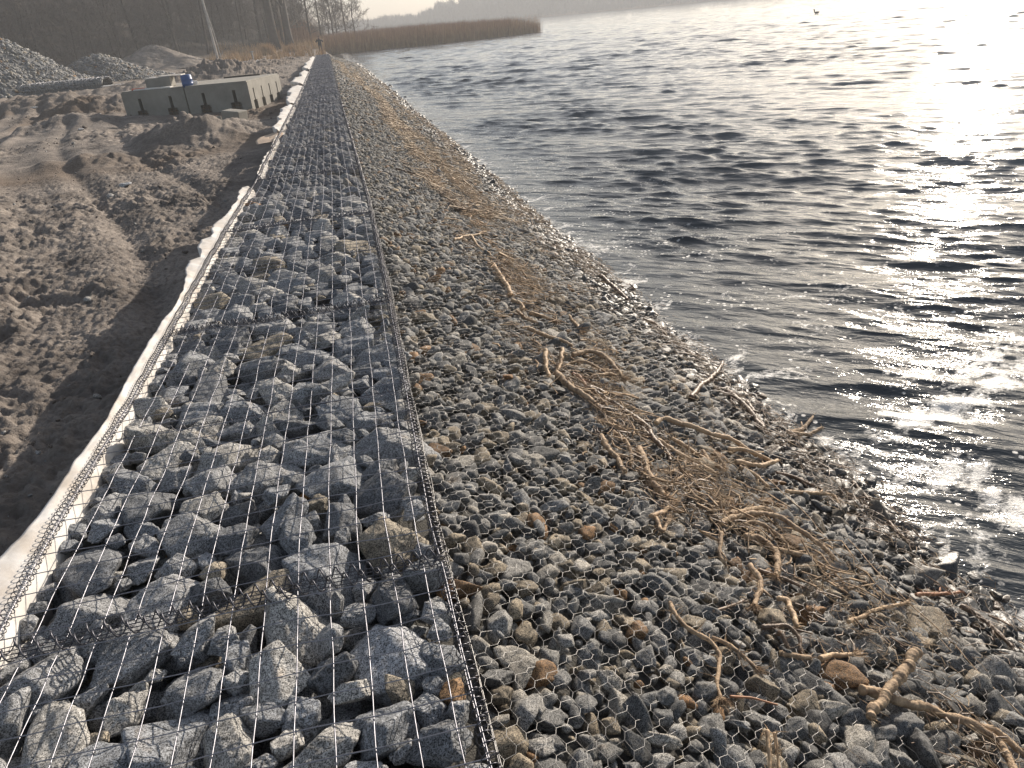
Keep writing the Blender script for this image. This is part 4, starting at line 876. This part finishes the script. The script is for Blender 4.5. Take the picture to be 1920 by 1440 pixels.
sb = put_box('small_concrete_block', (-3.15, 20.9, -.42), (.6, .42, .30), .15, M['concrete'], 'small grey concrete block half buried in the earth mound', 'concrete block', (-.2, 'X'))
# flat stones on the sand
for (x, y, s, lab) in ((-3.6, 13.6, .15, 'flat blue grey stone lying alone on the rutted sand'), (-7.2, 24.5, .14, 'pale stone left of the concrete blocks'), (-12.2, 36.5, .2, 'white stone on the ruts in the left middle distance')):
    o = bpy.data.objects.new('loose_stone', TEMPL[3]); col.objects.link(o); o.scale = (s, s*.7, s*.28); o.location = (x, y, float(ground_z(np.array([x]), np.array([y]))[0])+.03); o.rotation_euler[2] = x
    o.color = (.62, .62, .62, 1); tag(o, lab, 'stone')
rs = np.random.default_rng(55); n = 2600; y = 2+34*rs.random(n)**1.7; x = -1.75-rs.random(n)*(1.0+.62*y); k = pn(x*.5, y*.4, 33)+rs.normal(0, .25, n) > .02; x, y = x[k], y[k]; n = len(x)
R_ = .007*np.exp(rs.normal(0, .55, n))*(1+.05*y); z = ground_z(x, y)+R_*.3; cc = np.where(rs.random((n, 1)) < .72, np.array([[.20, .16, .13]]), np.array([[.42, .41, .39]]))*rs.uniform(.7, 1.2, (n, 1))
tag(merged('clods', [(2, 8, np.stack([x, y, z], -1), np.stack([R_*1.2, R_, R_*.7], -1), rotm(n, .5, rs), cc)], M['stone_m']), 'small earth clods and pebbles strewn over the sand', 'clods', kind='stuff')
# ---------------------------------------------------------------- heaps
def heap(name, cx, cy, rx, ry, h, base, mat, lab, cat, seed, ns, ssz, skew=0., gravel=True):
    na, nr = 150, 70
    A, Rr = np.meshgrid(np.linspace(0, 2*np.pi, na, endpoint=False), np.linspace(0, 1, nr), indexing='ij')
    lob = 1+.16*pn(np.cos(A)*1.3+seed, np.sin(A)*1.3, 4)
    x = cx+Rr*rx*np.cos(A)*lob+skew*(1-Rr)*rx; y = cy+Rr*ry*np.sin(A)*lob
    prof = np.clip(1-Rr, 0, 1); prof = np.where(prof > .82, .82+(prof-.82)*.55, prof)**1.08/.92
    z = base-.15+(h+.15)*prof*(1+.13*pn(x*.35, y*.35, seed+3))+(.10*fbm(x*1.3, y*1.3, 3, seed)+.05*fbm(x*5, y*5, 2, seed+9))*(1 if gravel else .8)
    idx = np.arange(A.size).reshape(A.shape); F = np.stack([idx, np.roll(idx, -1, 0), np.roll(np.roll(idx, -1, 0), -1, 1), np.roll(idx, -1, 1)], -1)[:, :-1].reshape(-1, 4)
    V = [np.stack([x, y, z], -1).reshape(-1, 3)]; rs = np.random.default_rng(seed); FF3 = []
    T = [pick_cols(len(V[0]), rs)[1]*.55] if gravel else [np.tile([.36, .31, .25], (len(V[0]), 1))]
    if ns:
        ai = rs.integers(0, na, ns); ri = (rs.random(ns)**.6*(nr-1)).astype(int); P0 = np.stack([x[ai, ri], y[ai, ri], z[ai, ri]], -1)
        sub = 1; tm = [stone_shape(sub, 900+q, 14) for q in range(6)]; base_i = len(V[0])
        R_ = ssz*np.exp(rs.normal(0, .35, ns)); s = np.stack([R_*1.3, R_*.9, R_*.6], -1); rt = rotm(ns, .5, rs); tc = pick_cols(ns, rs, (.30, .22, .16, .16, .14, .02))[1]*(.9 if seed != 2 else .8)
        for q in range(6):
            k_ = np.arange(q, ns, 6); P = np.einsum('nij,nkj->nki', rt[k_], tm[q][None]*s[k_][:, None])+P0[k_][:, None]
            V.append(P.reshape(-1, 3)); FF3.append((ICO[1][1][None]+(base_i+np.arange(len(k_))*len(tm[q]))[:, None, None]).reshape(-1, 3)); base_i += P.shape[0]*P.shape[1]; T.append(np.repeat(tc[k_], len(tm[q]), 0))
    Fl = [F]+([np.concatenate(FF3)] if FF3 else [])
    o = link(name, mesh(name, np.concatenate(V), Fl, True, np.concatenate(T)), None, mat); return tag(o, lab, cat)
heap('gravel_heap', -26.0, 61.5, 10.0, 7.5, 6.4, -.45, M['stone_m'], 'tallest brownish gravel heap at the left edge of the picture', 'gravel heap', 1, 16000, .085)
heap('gravel_heap', -17.4, 68, 5.2, 4.0, 2.05, -.45, M['stone_m'], 'lower blue grey gravel heap right of the tallest heap', 'gravel heap', 2, 9000, .085)
heap('sand_heap', -16.6, 86, 6.0, 5, 2.1, -.2, M['sand'], 'smooth pale sand heap behind the grey gravel heap', 'sand heap', 3, 0, .1, gravel=False)
heap('rubble_patch', -14.2, 69.5, 2.2, 1.6, .55, -.45, M['stone_m'], 'small white rubble patch at the right foot of the grey gravel heap', 'rubble', 4, 500, .10)
# gabion mattress lying on the ground
gm = empty('gabion_mattress', (-17.6, 57.6, -.5), math.radians(-8)); tag(gm, 'long low wire mattress of grey stones in front of the gravel heaps', 'gabion')
n1, n2 = 90, 14
S, A = np.meshgrid(np.linspace(-3.3, 3.3, n1), np.linspace(0, np.pi, n2), indexing='ij')
cx_ = np.sign(np.cos(A))*np.abs(np.cos(A))**.5*.9; cz_ = np.sin(A)**.5*.62
cx_ = cx_+.05*pn(S*4, A*6, 3); cz_ = cz_+.06*pn(S*4, A*6, 7)
idx = np.arange(S.size).reshape(S.shape); F = np.stack([idx[:-1, :-1], idx[1:, :-1], idx[1:, 1:], idx[:-1, 1:]], -1).reshape(-1, 4)
V = np.stack([S, cx_, cz_], -1).reshape(-1, 3); rs = np.random.default_rng(4)
k_ = rs.integers(0, len(V), 2600); R_ = rs.uniform(.05, .11, 2600); rt = rotm(2600, .6, rs); tm = stone_shape(1, 44, 14)
P = np.einsum('nij,nkj->nki', rt, tm[None]*(R_[:, None, None]*np.array([1.2, .9, .7])))+V[k_][:, None]
T = np.concatenate([np.tile([.2, .2, .2], (len(V), 1)), np.repeat(pick_cols(2600, rs, (.3, .4, .2, .1, 0, 0))[1]*.85, len(tm), 0)])
F3 = (ICO[1][1][None]+(len(V)+np.arange(2600)*len(tm))[:, None, None]).reshape(-1, 3)
link('stone_fill', mesh('stone_fill', np.concatenate([V, P.reshape(-1, 3)]), [F, F3], True, T), gm, M['stone_m'])
mb = MB()
for s in np.arange(-3.3, 3.31, .3): a = np.linspace(0, np.pi, 16); mb.tube(np.stack([0*a+s, np.sign(np.cos(a))*np.abs(np.cos(a))**.5*.99, np.sin(a)**.5*.70], -1), .008, 3)
mb.build('wire_cage', M['wire'], gm)
def rag(x, y, w_, d_, lab, seed):
    gx, gy = np.meshgrid(np.linspace(-1, 1, 22), np.linspace(-1, 1, 12), indexing='ij')
    sh = 1+.25*pn(gx*1.5+seed, gy*1.5, 3); X_ = x+gx*w_*sh; Y_ = y+gy*d_*sh
    Z_ = ground_z(X_.ravel(), Y_.ravel(), False).reshape(X_.shape)+.10+.10*np.abs(pn(gx*3, gy*3+seed, 5))
    idx = np.arange(X_.size).reshape(X_.shape); F = np.stack([idx[:-1, :-1], idx[1:, :-1], idx[1:, 1:], idx[:-1, 1:]], -1).reshape(-1, 4)
    o = link('crumpled_sheet', mesh('crumpled_sheet', np.stack([X_, Y_, Z_], -1).reshape(-1, 3), F), None, M['fabric']); so = o.modifiers.new('s', 'SOLIDIFY'); so.thickness = .02
    tag(o, lab, 'sheet')
rag(-13.6, 55.6, .7, .35, 'small white sheet lying against the right end of the long stone mattress', 1)
rag(-11.2, 64, 2.0, .5, 'long white sheet on the ground between the heaps and the concrete blocks', 2)
rag(-8.6, 74, 1.3, .7, 'bluish white sheet on the ground far behind the concrete blocks', 3)
rag(-5.6, 68, .9, .5, 'small white sheet behind the dark earth mound', 4)
# ---------------------------------------------------------------- bare trees
def tree_mesh(name, H, r0, seed, nb, spread, depth=3, k0=7, start=.25, twr=.012):
    rs = np.random.default_rng(seed); tr_ = MB(); cr = MB()
    n = 16; s = np.linspace(0, 1, n); P = np.stack([.35*pn(s*2.2, 0*s+seed, 3)*s*2, .35*pn(s*2.2+9, 0*s+seed, 4)*s*2, s*H], -1); P[:, :2] -= P[0, :2]
    rr = r0*(1-s)**.8+.02; rr[0] *= 1.35; tr_.tube(P, rr, k0)
    def br(p, d, L_, r, lv):
        m_ = 5 if lv < depth else 4; pts = [p]; dd = d.copy()
        for q in range(m_-1): dd = dd+rs.normal(size=3)*.16+np.array([0, 0, .07]); dd /= np.linalg.norm(dd); pts.append(pts[-1]+dd*L_/(m_-1))
        cr.tube(pts, np.linspace(r, max(r*.35, twr*.5), m_), 4 if lv < 2 else 3, False)
        if lv < depth:
            for q in range(5 if lv == 1 else 6):
                t_ = rs.uniform(.25, 1); i = min(int(t_*(m_-1)), m_-2); b = pts[i]+(pts[i+1]-pts[i])*(t_*(m_-1)-i)
                nd = dd+rs.normal(size=3)*.75; nd[2] += .15; nd /= np.linalg.norm(nd); br(b, nd, L_*rs.uniform(.38, .62), max(r*.5, twr), lv+1)
    for q in range(nb):
        t_ = start+(1-start)*(q+rs.random())/nb; b = np.array([np.interp(t_, s, P[:, j]) for j in range(3)])
        a = rs.uniform(0, 6.28); el = rs.uniform(.25, .9); d = np.array([math.cos(a)*math.cos(el), math.sin(a)*math.cos(el), math.sin(el)])
        br(b, d, H*spread*(1.15-t_*.75)*rs.uniform(.7, 1.2), max(r0*.38*(1-t_*.7), .025), 1)
    V, F = tr_.arr(); a_ = mesh(name+'_trunk', V, F); V, F = cr.arr(); b_ = mesh(name+'_crown', V, F); return a_, b_
TT = [tree_mesh('bare_tree', 15, .15, 1, 30, .24, start=.08, twr=.018), tree_mesh('bare_tree', 11, .10, 2, 28, .28, start=.05, twr=.018), tree_mesh('slim_tree', 17, .12, 3, 24, .17, start=.12, twr=.016), tree_mesh('bushy_tree', 7.5, .08, 4, 34, .36, start=.03, twr=.020), tree_mesh('bare_tree', 13, .18, 5, 30, .26, start=.10, twr=.018)]
BIG = tree_mesh('great_tree', 26, .50, 9, 30, .26, start=.16, k0=12)
for a_, b_ in TT+[BIG]: a_.materials.append(M['bark']); b_.materials.append(M['twig'])
def gz(x, y): return float(ground_z(np.array([x*1.]), np.array([y*1.]), False)[0])
def tree(tm, x, y, rz, s, lab, group=None, name='bare_tree', lean=(0, 0)):
    root = empty(name, (x, y, gz(x, y)-.15), rz); root.scale = (s, s, s); root.rotation_euler[0] = lean[0]; root.rotation_euler[1] = lean[1]
    tag(root, lab, 'tree', group)
    o = bpy.data.objects.new('trunk', tm[0]); col.objects.link(o); o.parent = root
    o = bpy.data.objects.new('crown', tm[1]); col.objects.link(o); o.parent = root
tree(BIG, -5.9, 103.5, 0, 1, 'left one of the two thick dark trunks standing close together behind the person', None, 'thick_tree')
tree(BIG, -4.15, 104.2, 2.3, .92, 'right one of the two thick dark trunks standing close together behind the person', None, 'thick_tree', (0, -.02))
tree(TT[0], -5.0, 106.5, 1, 1.25, 'slimmer dark trunk in the gap between the two thick trunks', None)
edge_t = [(-1.6, 112, 0, .95, 'slim bare tree first to the right of the thick trunks'), (-.2, 118, 2, .9, 'bare tree above the person, second to the right of the thick trunks'), (1.5, 120, 1, .95, 'bare tree with crooked limbs left of the outermost waterside tree'), (3.4, 124, 1, .9, 'outermost bare tree of the wood, against the open sky by the reeds'), (4.9, 130, 3, 1.0, 'low bushy bare tree at the right end of the wood above the reeds'), (2.2, 132, 3, 1.15, 'low bushy bare tree behind the waterside trees')]
for i, (x, y, k, s, lab) in enumerate(edge_t): tree(TT[k], x, y, i*1.3, s, lab)
rt_ = np.random.default_rng(8); placed = []; cnt = 0
for q in range(4000):
    s = rt_.uniform(0, 1)**1.3*46+1; t_ = rt_.uniform(-14, 84); d = np.array([42., 54.]); d /= np.linalg.norm(d); n_ = np.array([-d[1], d[0]])
    x, y = np.array([-46., 60.])+d*t_+n_*s
    az = math.degrees(math.atan2(x, y))
    if az < -24 or az > .5 or y < 60: continue
    if any((x-a)**2+(y-b)**2 < 2.3**2 for a, b in placed): continue
    if abs(x+5) < 3 and abs(y-104) < 3: continue
    placed.append((x, y))
    if len(placed) >= 150: break
rows_ = {}
BANDS = ['above the tallest gravel heap', 'right of the tallest heap', 'above the grey gravel heap', 'above the sand heap', 'left of the leaning pole', 'right of the leaning pole', 'left of the thick trunks', 'behind the thick trunks']
CH = ['slender dark', 'dark bushy', 'tall thin', 'low bushy', 'broad dark']
for (x, y) in sorted(placed, key=lambda p: math.hypot(*p)):
    az = math.degrees(math.atan2(x, y)); bi = int(np.clip(np.searchsorted([-17, -15, -12.6, -11, -9.3, -6, -3.6], az), 0, 7)); k = int(rt_.integers(0, 5))
    key = (bi, k); rows_[key] = rows_.get(key, 0)+1
    lab = '%s bare tree %s, %s such from the front' % (CH[k], BANDS[bi], ordn(rows_[key]))
    tree(TT[k], x, y, rt_.uniform(0, 6.28), rt_.uniform(.75, 1.15), lab, 'bare trees of the dark wood on the left', 'bare_tree', (rt_.normal(0, .05), rt_.normal(0, .05)))
# leaning pole and post
pl = empty('leaning_pole', (-10.8, 87, gz(-10.8, 87)-.1)); tag(pl, 'pale leaning pole rising in front of the wood', 'pole')
mb = MB(); s = np.linspace(0, 1, 14); mb.tube(np.stack([-.5*s+.1*np.sin(s*3), 0*s, s*13], -1), .13-.05*s, 8); mb.build('shaft', M['palebark'], pl)
mb = MB(); mb.tube([(.38, 0, 0), (.2, 0, 3), (-.05, 0, 5.2)], .05, 6); mb.build('brace', M['palebark'], pl)
pst = empty('marker_post', (-7.1, 84, gz(-7.1, 84)-.1)); tag(pst, 'short white post on the ground between pole and thick trunks', 'post')
mb = MB(); mb.tube([(0, 0, 0), (0, 0, 1.05)], .07, 8); mb.build('post_shaft', M['palebark'], pst); mb = MB(); mb.box((0, 0, 1.12), (.28, .18, .14)); mb.build('post_cap', M['palebark'], pst)
# ---------------------------------------------------------------- stuff vegetation
def blades(name, X_, Y_, Z_, H_, wid, mat, lab, cat, lean=.12, seg=3, ltd=(0, 0)):
    n = len(X_); rs = np.random.default_rng(len(X_)); a = rs.uniform(0, np.pi, n); lx = rs.normal(ltd[0], lean, n)*H_; ly = rs.normal(ltd[1], lean, n)*H_
    V = []; 
    for q in range(seg+1):
        f = q/seg; w_ = wid*(1-f*.75) if q < seg else wid*.12
        cx_ = X_+lx*f**1.6; cy_ = Y_+ly*f**1.6; cz_ = Z_+H_*f
        for s_ in (-.5, .5): V.append(np.stack([cx_+np.cos(a)*w_*s_, cy_+np.sin(a)*w_*s_, cz_], -1))
    V = np.stack(V, 1).reshape(-1, 3); f = np.array([[2*q, 2*q+1, 2*q+3, 2*q+2] for q in range(seg)]); F = (f[None]+(np.arange(n)*(2*seg+2))[:, None, None]).reshape(-1, 4)
    return tag(link(name, mesh(name, V, F, False), None, mat), lab, cat, kind='stuff')
rr_ = np.random.default_rng(17)
n = 34000; x = rr_.uniform(-7, 31.5, n); f = rr_.random(n); frt = np.interp(x, [-7, .5, 13, 30], [110, 109.5, 106, 116]); y = frt+.6*pn(x*.5, 0*x, 3)+f*np.interp(x, [-7, 22, 30, 31.5], [30, 22, 9, 3])
keep = rr_.random(n) < np.interp(x, [-7, 26, 31.5], [1, 1, .12])
x, y = x[keep], y[keep]; gz_ = np.maximum(ground_z(x, y, False)-np.clip(x-(-2.5), 0, 60)*.8, WATER-.05)
h = (np.interp(x, [-7, 2, 12, 28, 31.5], [2.1, 2.5, 2.6, 2.2, 1.6])+rr_.normal(0, .22, len(x)))*(.93+.12*pn(x*.5, y*.5, 9))
blades('reed_bed', x, y, gz_, h, .045, M['reed'], 'dense brown reed bed reaching into the lake', 'reeds', .05, 3, (.06, 0))
n = 2600; x = rr_.uniform(-2, 31, n); y = np.interp(x, [-7, .5, 13, 30], [110, 109.5, 106, 116])+rr_.uniform(-.4, 1.5, n)
blades('pale_reeds', x, y, 0*x+WATER-.1, rr_.uniform(1.2, 2.7, n), .05, M['drygrass'], 'pale broken stalks along the front of the reed bed', 'reeds', .16, 3, (.08, 0))
n = 9000; x = rr_.uniform(-13, 0, n); y = rr_.uniform(84, 108, n); dn = pn(x*.45, y*.3, 4); k = dn > .05; x, y = x[k], y[k]
blades('dry_grass', x, y, ground_z(x, y, False), rr_.uniform(.35, 1.0, len(x)), .05, M['drygrass'], 'pale dry grass at the edge of the wood', 'grass', .25, 2)
n = 1300
for cx_, cy_, rr0, hh, lab in ((-6.6, 97.5, .9, 1.5, 'large golden dry grass clump in front of the left thick trunk'), (-4.2, 99, .7, .9, 'smaller golden grass clump in front of the right thick trunk'), (-2.9, 98.5, .6, .8, 'low golden grass clump between the thick trunks and the person')):
    a = rr_.uniform(0, 6.28, n); q = rr_.random(n)**.5*rr0; x = cx_+q*np.cos(a); y = cy_+q*np.sin(a)
    o = blades('grass_clump', x, y, ground_z(x, y, False)-.05, hh*rr_.uniform(.5, 1, n)*(1-.5*(q/rr0)**2), .04, M['drygrass'], lab, 'grass', .28, 2)
    del o['kind']
n = 26000; d = np.array([42., 54.]); d /= np.linalg.norm(d); n_ = np.array([-d[1], d[0]]); t_ = rr_.uniform(-16, 96, n); s = rr_.uniform(0, 1, n)**.8*50
x = -46+d[0]*t_+n_[0]*s; y = 60+d[1]*t_+n_[1]*s; k = (x < 0.5+0*y) & (rr_.random(n) < np.clip(.55+.8*pn(x*.15, y*.15, 6), 0, 1)); x, y, s = x[k], y[k], s[k]
blades('undergrowth', x, y, ground_z(x, y, False)-.1, rr_.uniform(.5, 2.4, len(x))*np.clip(.3+s*.12, 0, 1.2), .05, M['brush'], 'dark leafless brushwood covering the wooded hillside', 'brushwood', .3, 2)
# far shore
rs = np.random.default_rng(71); mb = MB(); 
FX = []; 
n = 52000; az = np.radians(rs.uniform(-3, 40, n)); 
dist_ = 520+90*rs.random(n); top = (13+5*pn(np.degrees(az)*.55, 0*az, 3)+2.5*pn(np.degrees(az)*2.4, 0*az, 4))*np.interp(np.degrees(az), [-3, 5, 7, 9, 12, 40], [.35, .5, .62, .95, 1.25, 1.3])
x = dist_*np.sin(az); y = dist_*np.cos(az); zz = WATER+top*rs.random(n)**.75
blades('far_shore_wood', x, y, zz-1.5, rs.uniform(2, 5, n), .9, M['farwood'], 'pale hazy line of trees on the far shore of the lake', 'far wood', .25, 2)
xs_ = np.radians(np.linspace(-6, 55, 140)); r1, r2_ = np.meshgrid(np.array([515, 520, 560, 640]), xs_, indexing='ij'); zf = np.array([-1.3, -.7, .8, 2.5])[:, None]+0*r1
idx = np.arange(r1.size).reshape(r1.shape); F = np.stack([idx[:-1, :-1], idx[:-1, 1:], idx[1:, 1:], idx[1:, :-1]], -1).reshape(-1, 4)
tag(link('far_shore', mesh('far_shore', np.stack([r1*np.sin(r2_), r1*np.cos(r2_), zf], -1).reshape(-1, 3), F), None, M['reed']), 'low far shore of the lake', kind='structure')
# ---------------------------------------------------------------- person
def skin_body(name, joints, edges, mat, parent, sub=2):
    me = bpy.data.meshes.new(name); me.from_pydata([j[:3] for j in joints], edges, []); o = bpy.data.objects.new(name, me); col.objects.link(o); o.parent = parent
    sk = o.modifiers.new('skin', 'SKIN'); sk.use_smooth_shade = True
    for v, j in zip(me.skin_vertices[0].data, joints): v.radius = (j[3], j[4] if len(j) > 4 else j[3])
    me.skin_vertices[0].data[0].use_root = True
    ss = o.modifiers.new('sub', 'SUBSURF'); ss.levels = sub; ss.render_levels = sub; me.materials.append(mat); return o
px_, py_ = -.45, 87.5
pr = empty('person', (px_, py_, -.43), 0); tag(pr, 'person in black jacket and cap standing beyond the wall end holding a camera', 'person')
def ball(mb_, c, rx, ry, rz_):
    D, F = ICO[3]; mb_.add(D*np.array([rx, ry, rz_])+np.array(c), F)
def solid(name, mb_, mat, vox=.012):
    o = mb_.build(name, mat, pr); rm = o.modifiers.new('remesh', 'REMESH'); rm.mode = 'VOXEL'; rm.voxel_size = vox; rm.use_smooth_shade = True
    s_ = o.modifiers.new('smooth', 'SMOOTH'); s_.iterations = 5; return o
mb = MB(); ball(mb, (0, -.03, 1.63), .078, .095, .118); ball(mb, (0, -.125, 1.62), .014, .02, .025); ball(mb, (0, -.115, 1.575), .03, .012, .012)
for s_ in (-1, 1): ball(mb, (s_*.08, -.02, 1.62), .012, .02, .03); ball(mb, (s_*.03, -.115, 1.65), .012, .01, .008)
mb.tube([(0, -.01, 1.42), (0, -.02, 1.60)], [.065, .055], 12)
mb.tube([(0, 0, .80), (0, 0, .98), (0, 0, 1.2), (0, 0, 1.40), (0, 0, 1.46)], [.13, .15, .15, .16, .08], 14)
for s_ in (-1, 1):
    mb.tube([(s_*.17, 0, 1.42), (s_*.33, -.06, 1.22), (s_*.14, -.29, 1.42), (s_*.085, -.33, 1.50)], [.055, .045, .034, .028], 10); ball(mb, (s_*.08, -.36, 1.53), .028, .035, .045)
    for f_ in range(5): mb.tube([(s_*(.08+.004*f_), -.37, 1.50+.018*f_), (s_*.045, -.41, 1.505+.018*f_), (s_*.015, -.40, 1.505+.018*f_)], .0095, 6)
    mb.tube([(s_*.09, 0, .90), (s_*.12, -.02, .50), (s_*.13, .02, .08)], [.085, .055, .04], 10)
solid('body', mb, M['skin'], .008)
mb = MB(); mb.tube([(0, 0, .80), (0, 0, .98), (0, 0, 1.22), (0, 0, 1.40), (0, 0, 1.48), (0, -.01, 1.52)], [.20, .195, .20, .205, .13, .075], 16)
for s_ in (-1, 1): ball(mb, (s_*.17, 0, 1.41), .085, .085, .08); mb.tube([(s_*.17, 0, 1.42), (s_*.34, -.06, 1.21), (s_*.15, -.27, 1.40)], [.085, .075, .055], 10); ball(mb, (s_*.34, -.06, 1.21), .075, .075, .075)
solid('jacket', mb, M['jacket'])
mb = MB(); mb.tube([(0, 0, .74), (0, 0, .92)], [.17, .175], 16)
for s_ in (-1, 1): mb.tube([(s_*.085, 0, .86), (s_*.12, -.02, .50), (s_*.135, .02, .08)], [.115, .085, .075], 12)
solid('trousers', mb, M['trouser'])
for s_ in (-1, 1):
    mb = MB(); ball(mb, (s_*.14, -.06, .045), .05, .13, .05); mb.tube([(s_*.135, .01, .03), (s_*.135, .02, .16)], [.055, .06], 10); solid('boot', mb, M['jacket'])
mb = MB(); ball(mb, (0, -.02, 1.70), .092, .105, .075); ball(mb, (0, -.12, 1.685), .07, .065, .010); solid('cap', mb, M['jacket'], .008)
cmr = empty('handheld_camera', (px_, py_-.42, -.43+1.50)); tag(cmr, 'small black camera held up in front of the person\'s face', 'camera')
mb = MB(); mb.box((0, 0, .06), (.15, .06, .10)); mb.build('camera_body', M['jacket'], cmr, False); mb = MB(); mb.tube([(0, -.03, .06), (0, -.12, .06)], .035, 12); mb.build('lens', M['jacket'], cmr)
# ---------------------------------------------------------------- bird on the water
bd = empty('water_bird', (51.5, 78.5, WATER+.02), math.radians(200)); bd.scale = (1.25,)*3; tag(bd, 'dark water bird swimming far out on the lake near the top edge', 'bird')
skin_body('body', [(0, 0, .10, .13, .11), (.20, 0, .10, .11, .09), (.32, 0, .16, .05, .04), (-.18, 0, .12, .11, .08), (-.34, 0, .17, .04, .03), (.36, 0, .30, .04), (.40, 0, .38, .055), (.50, 0, .37, .018)], [(0, 1), (1, 2), (0, 3), (3, 4), (2, 5), (5, 6), (6, 7)], M['bird'], bd)

mh = bpy.data.materials.new('haze'); mh.use_nodes = True; t = mh.node_tree; t.nodes.clear()
vo = N(t, 'ShaderNodeVolumePrincipled'); vo.inputs['Color'].default_value = (.90, .92, .95, 1); vo.inputs['Density'].default_value = .0014; vo.inputs['Anisotropy'].default_value = .12
ou = N(t, 'ShaderNodeOutputMaterial'); t.links.new(vo.outputs[0], ou.inputs['Volume'])
mb = MB(); mb.box(((-480+1000)/2-30, 430, 25), (1500, 960, 62)); hz = mb.build('haze', mh, None, False); tag(hz, 'thin pale haze over the lake and wood', 'haze', kind='stuff')
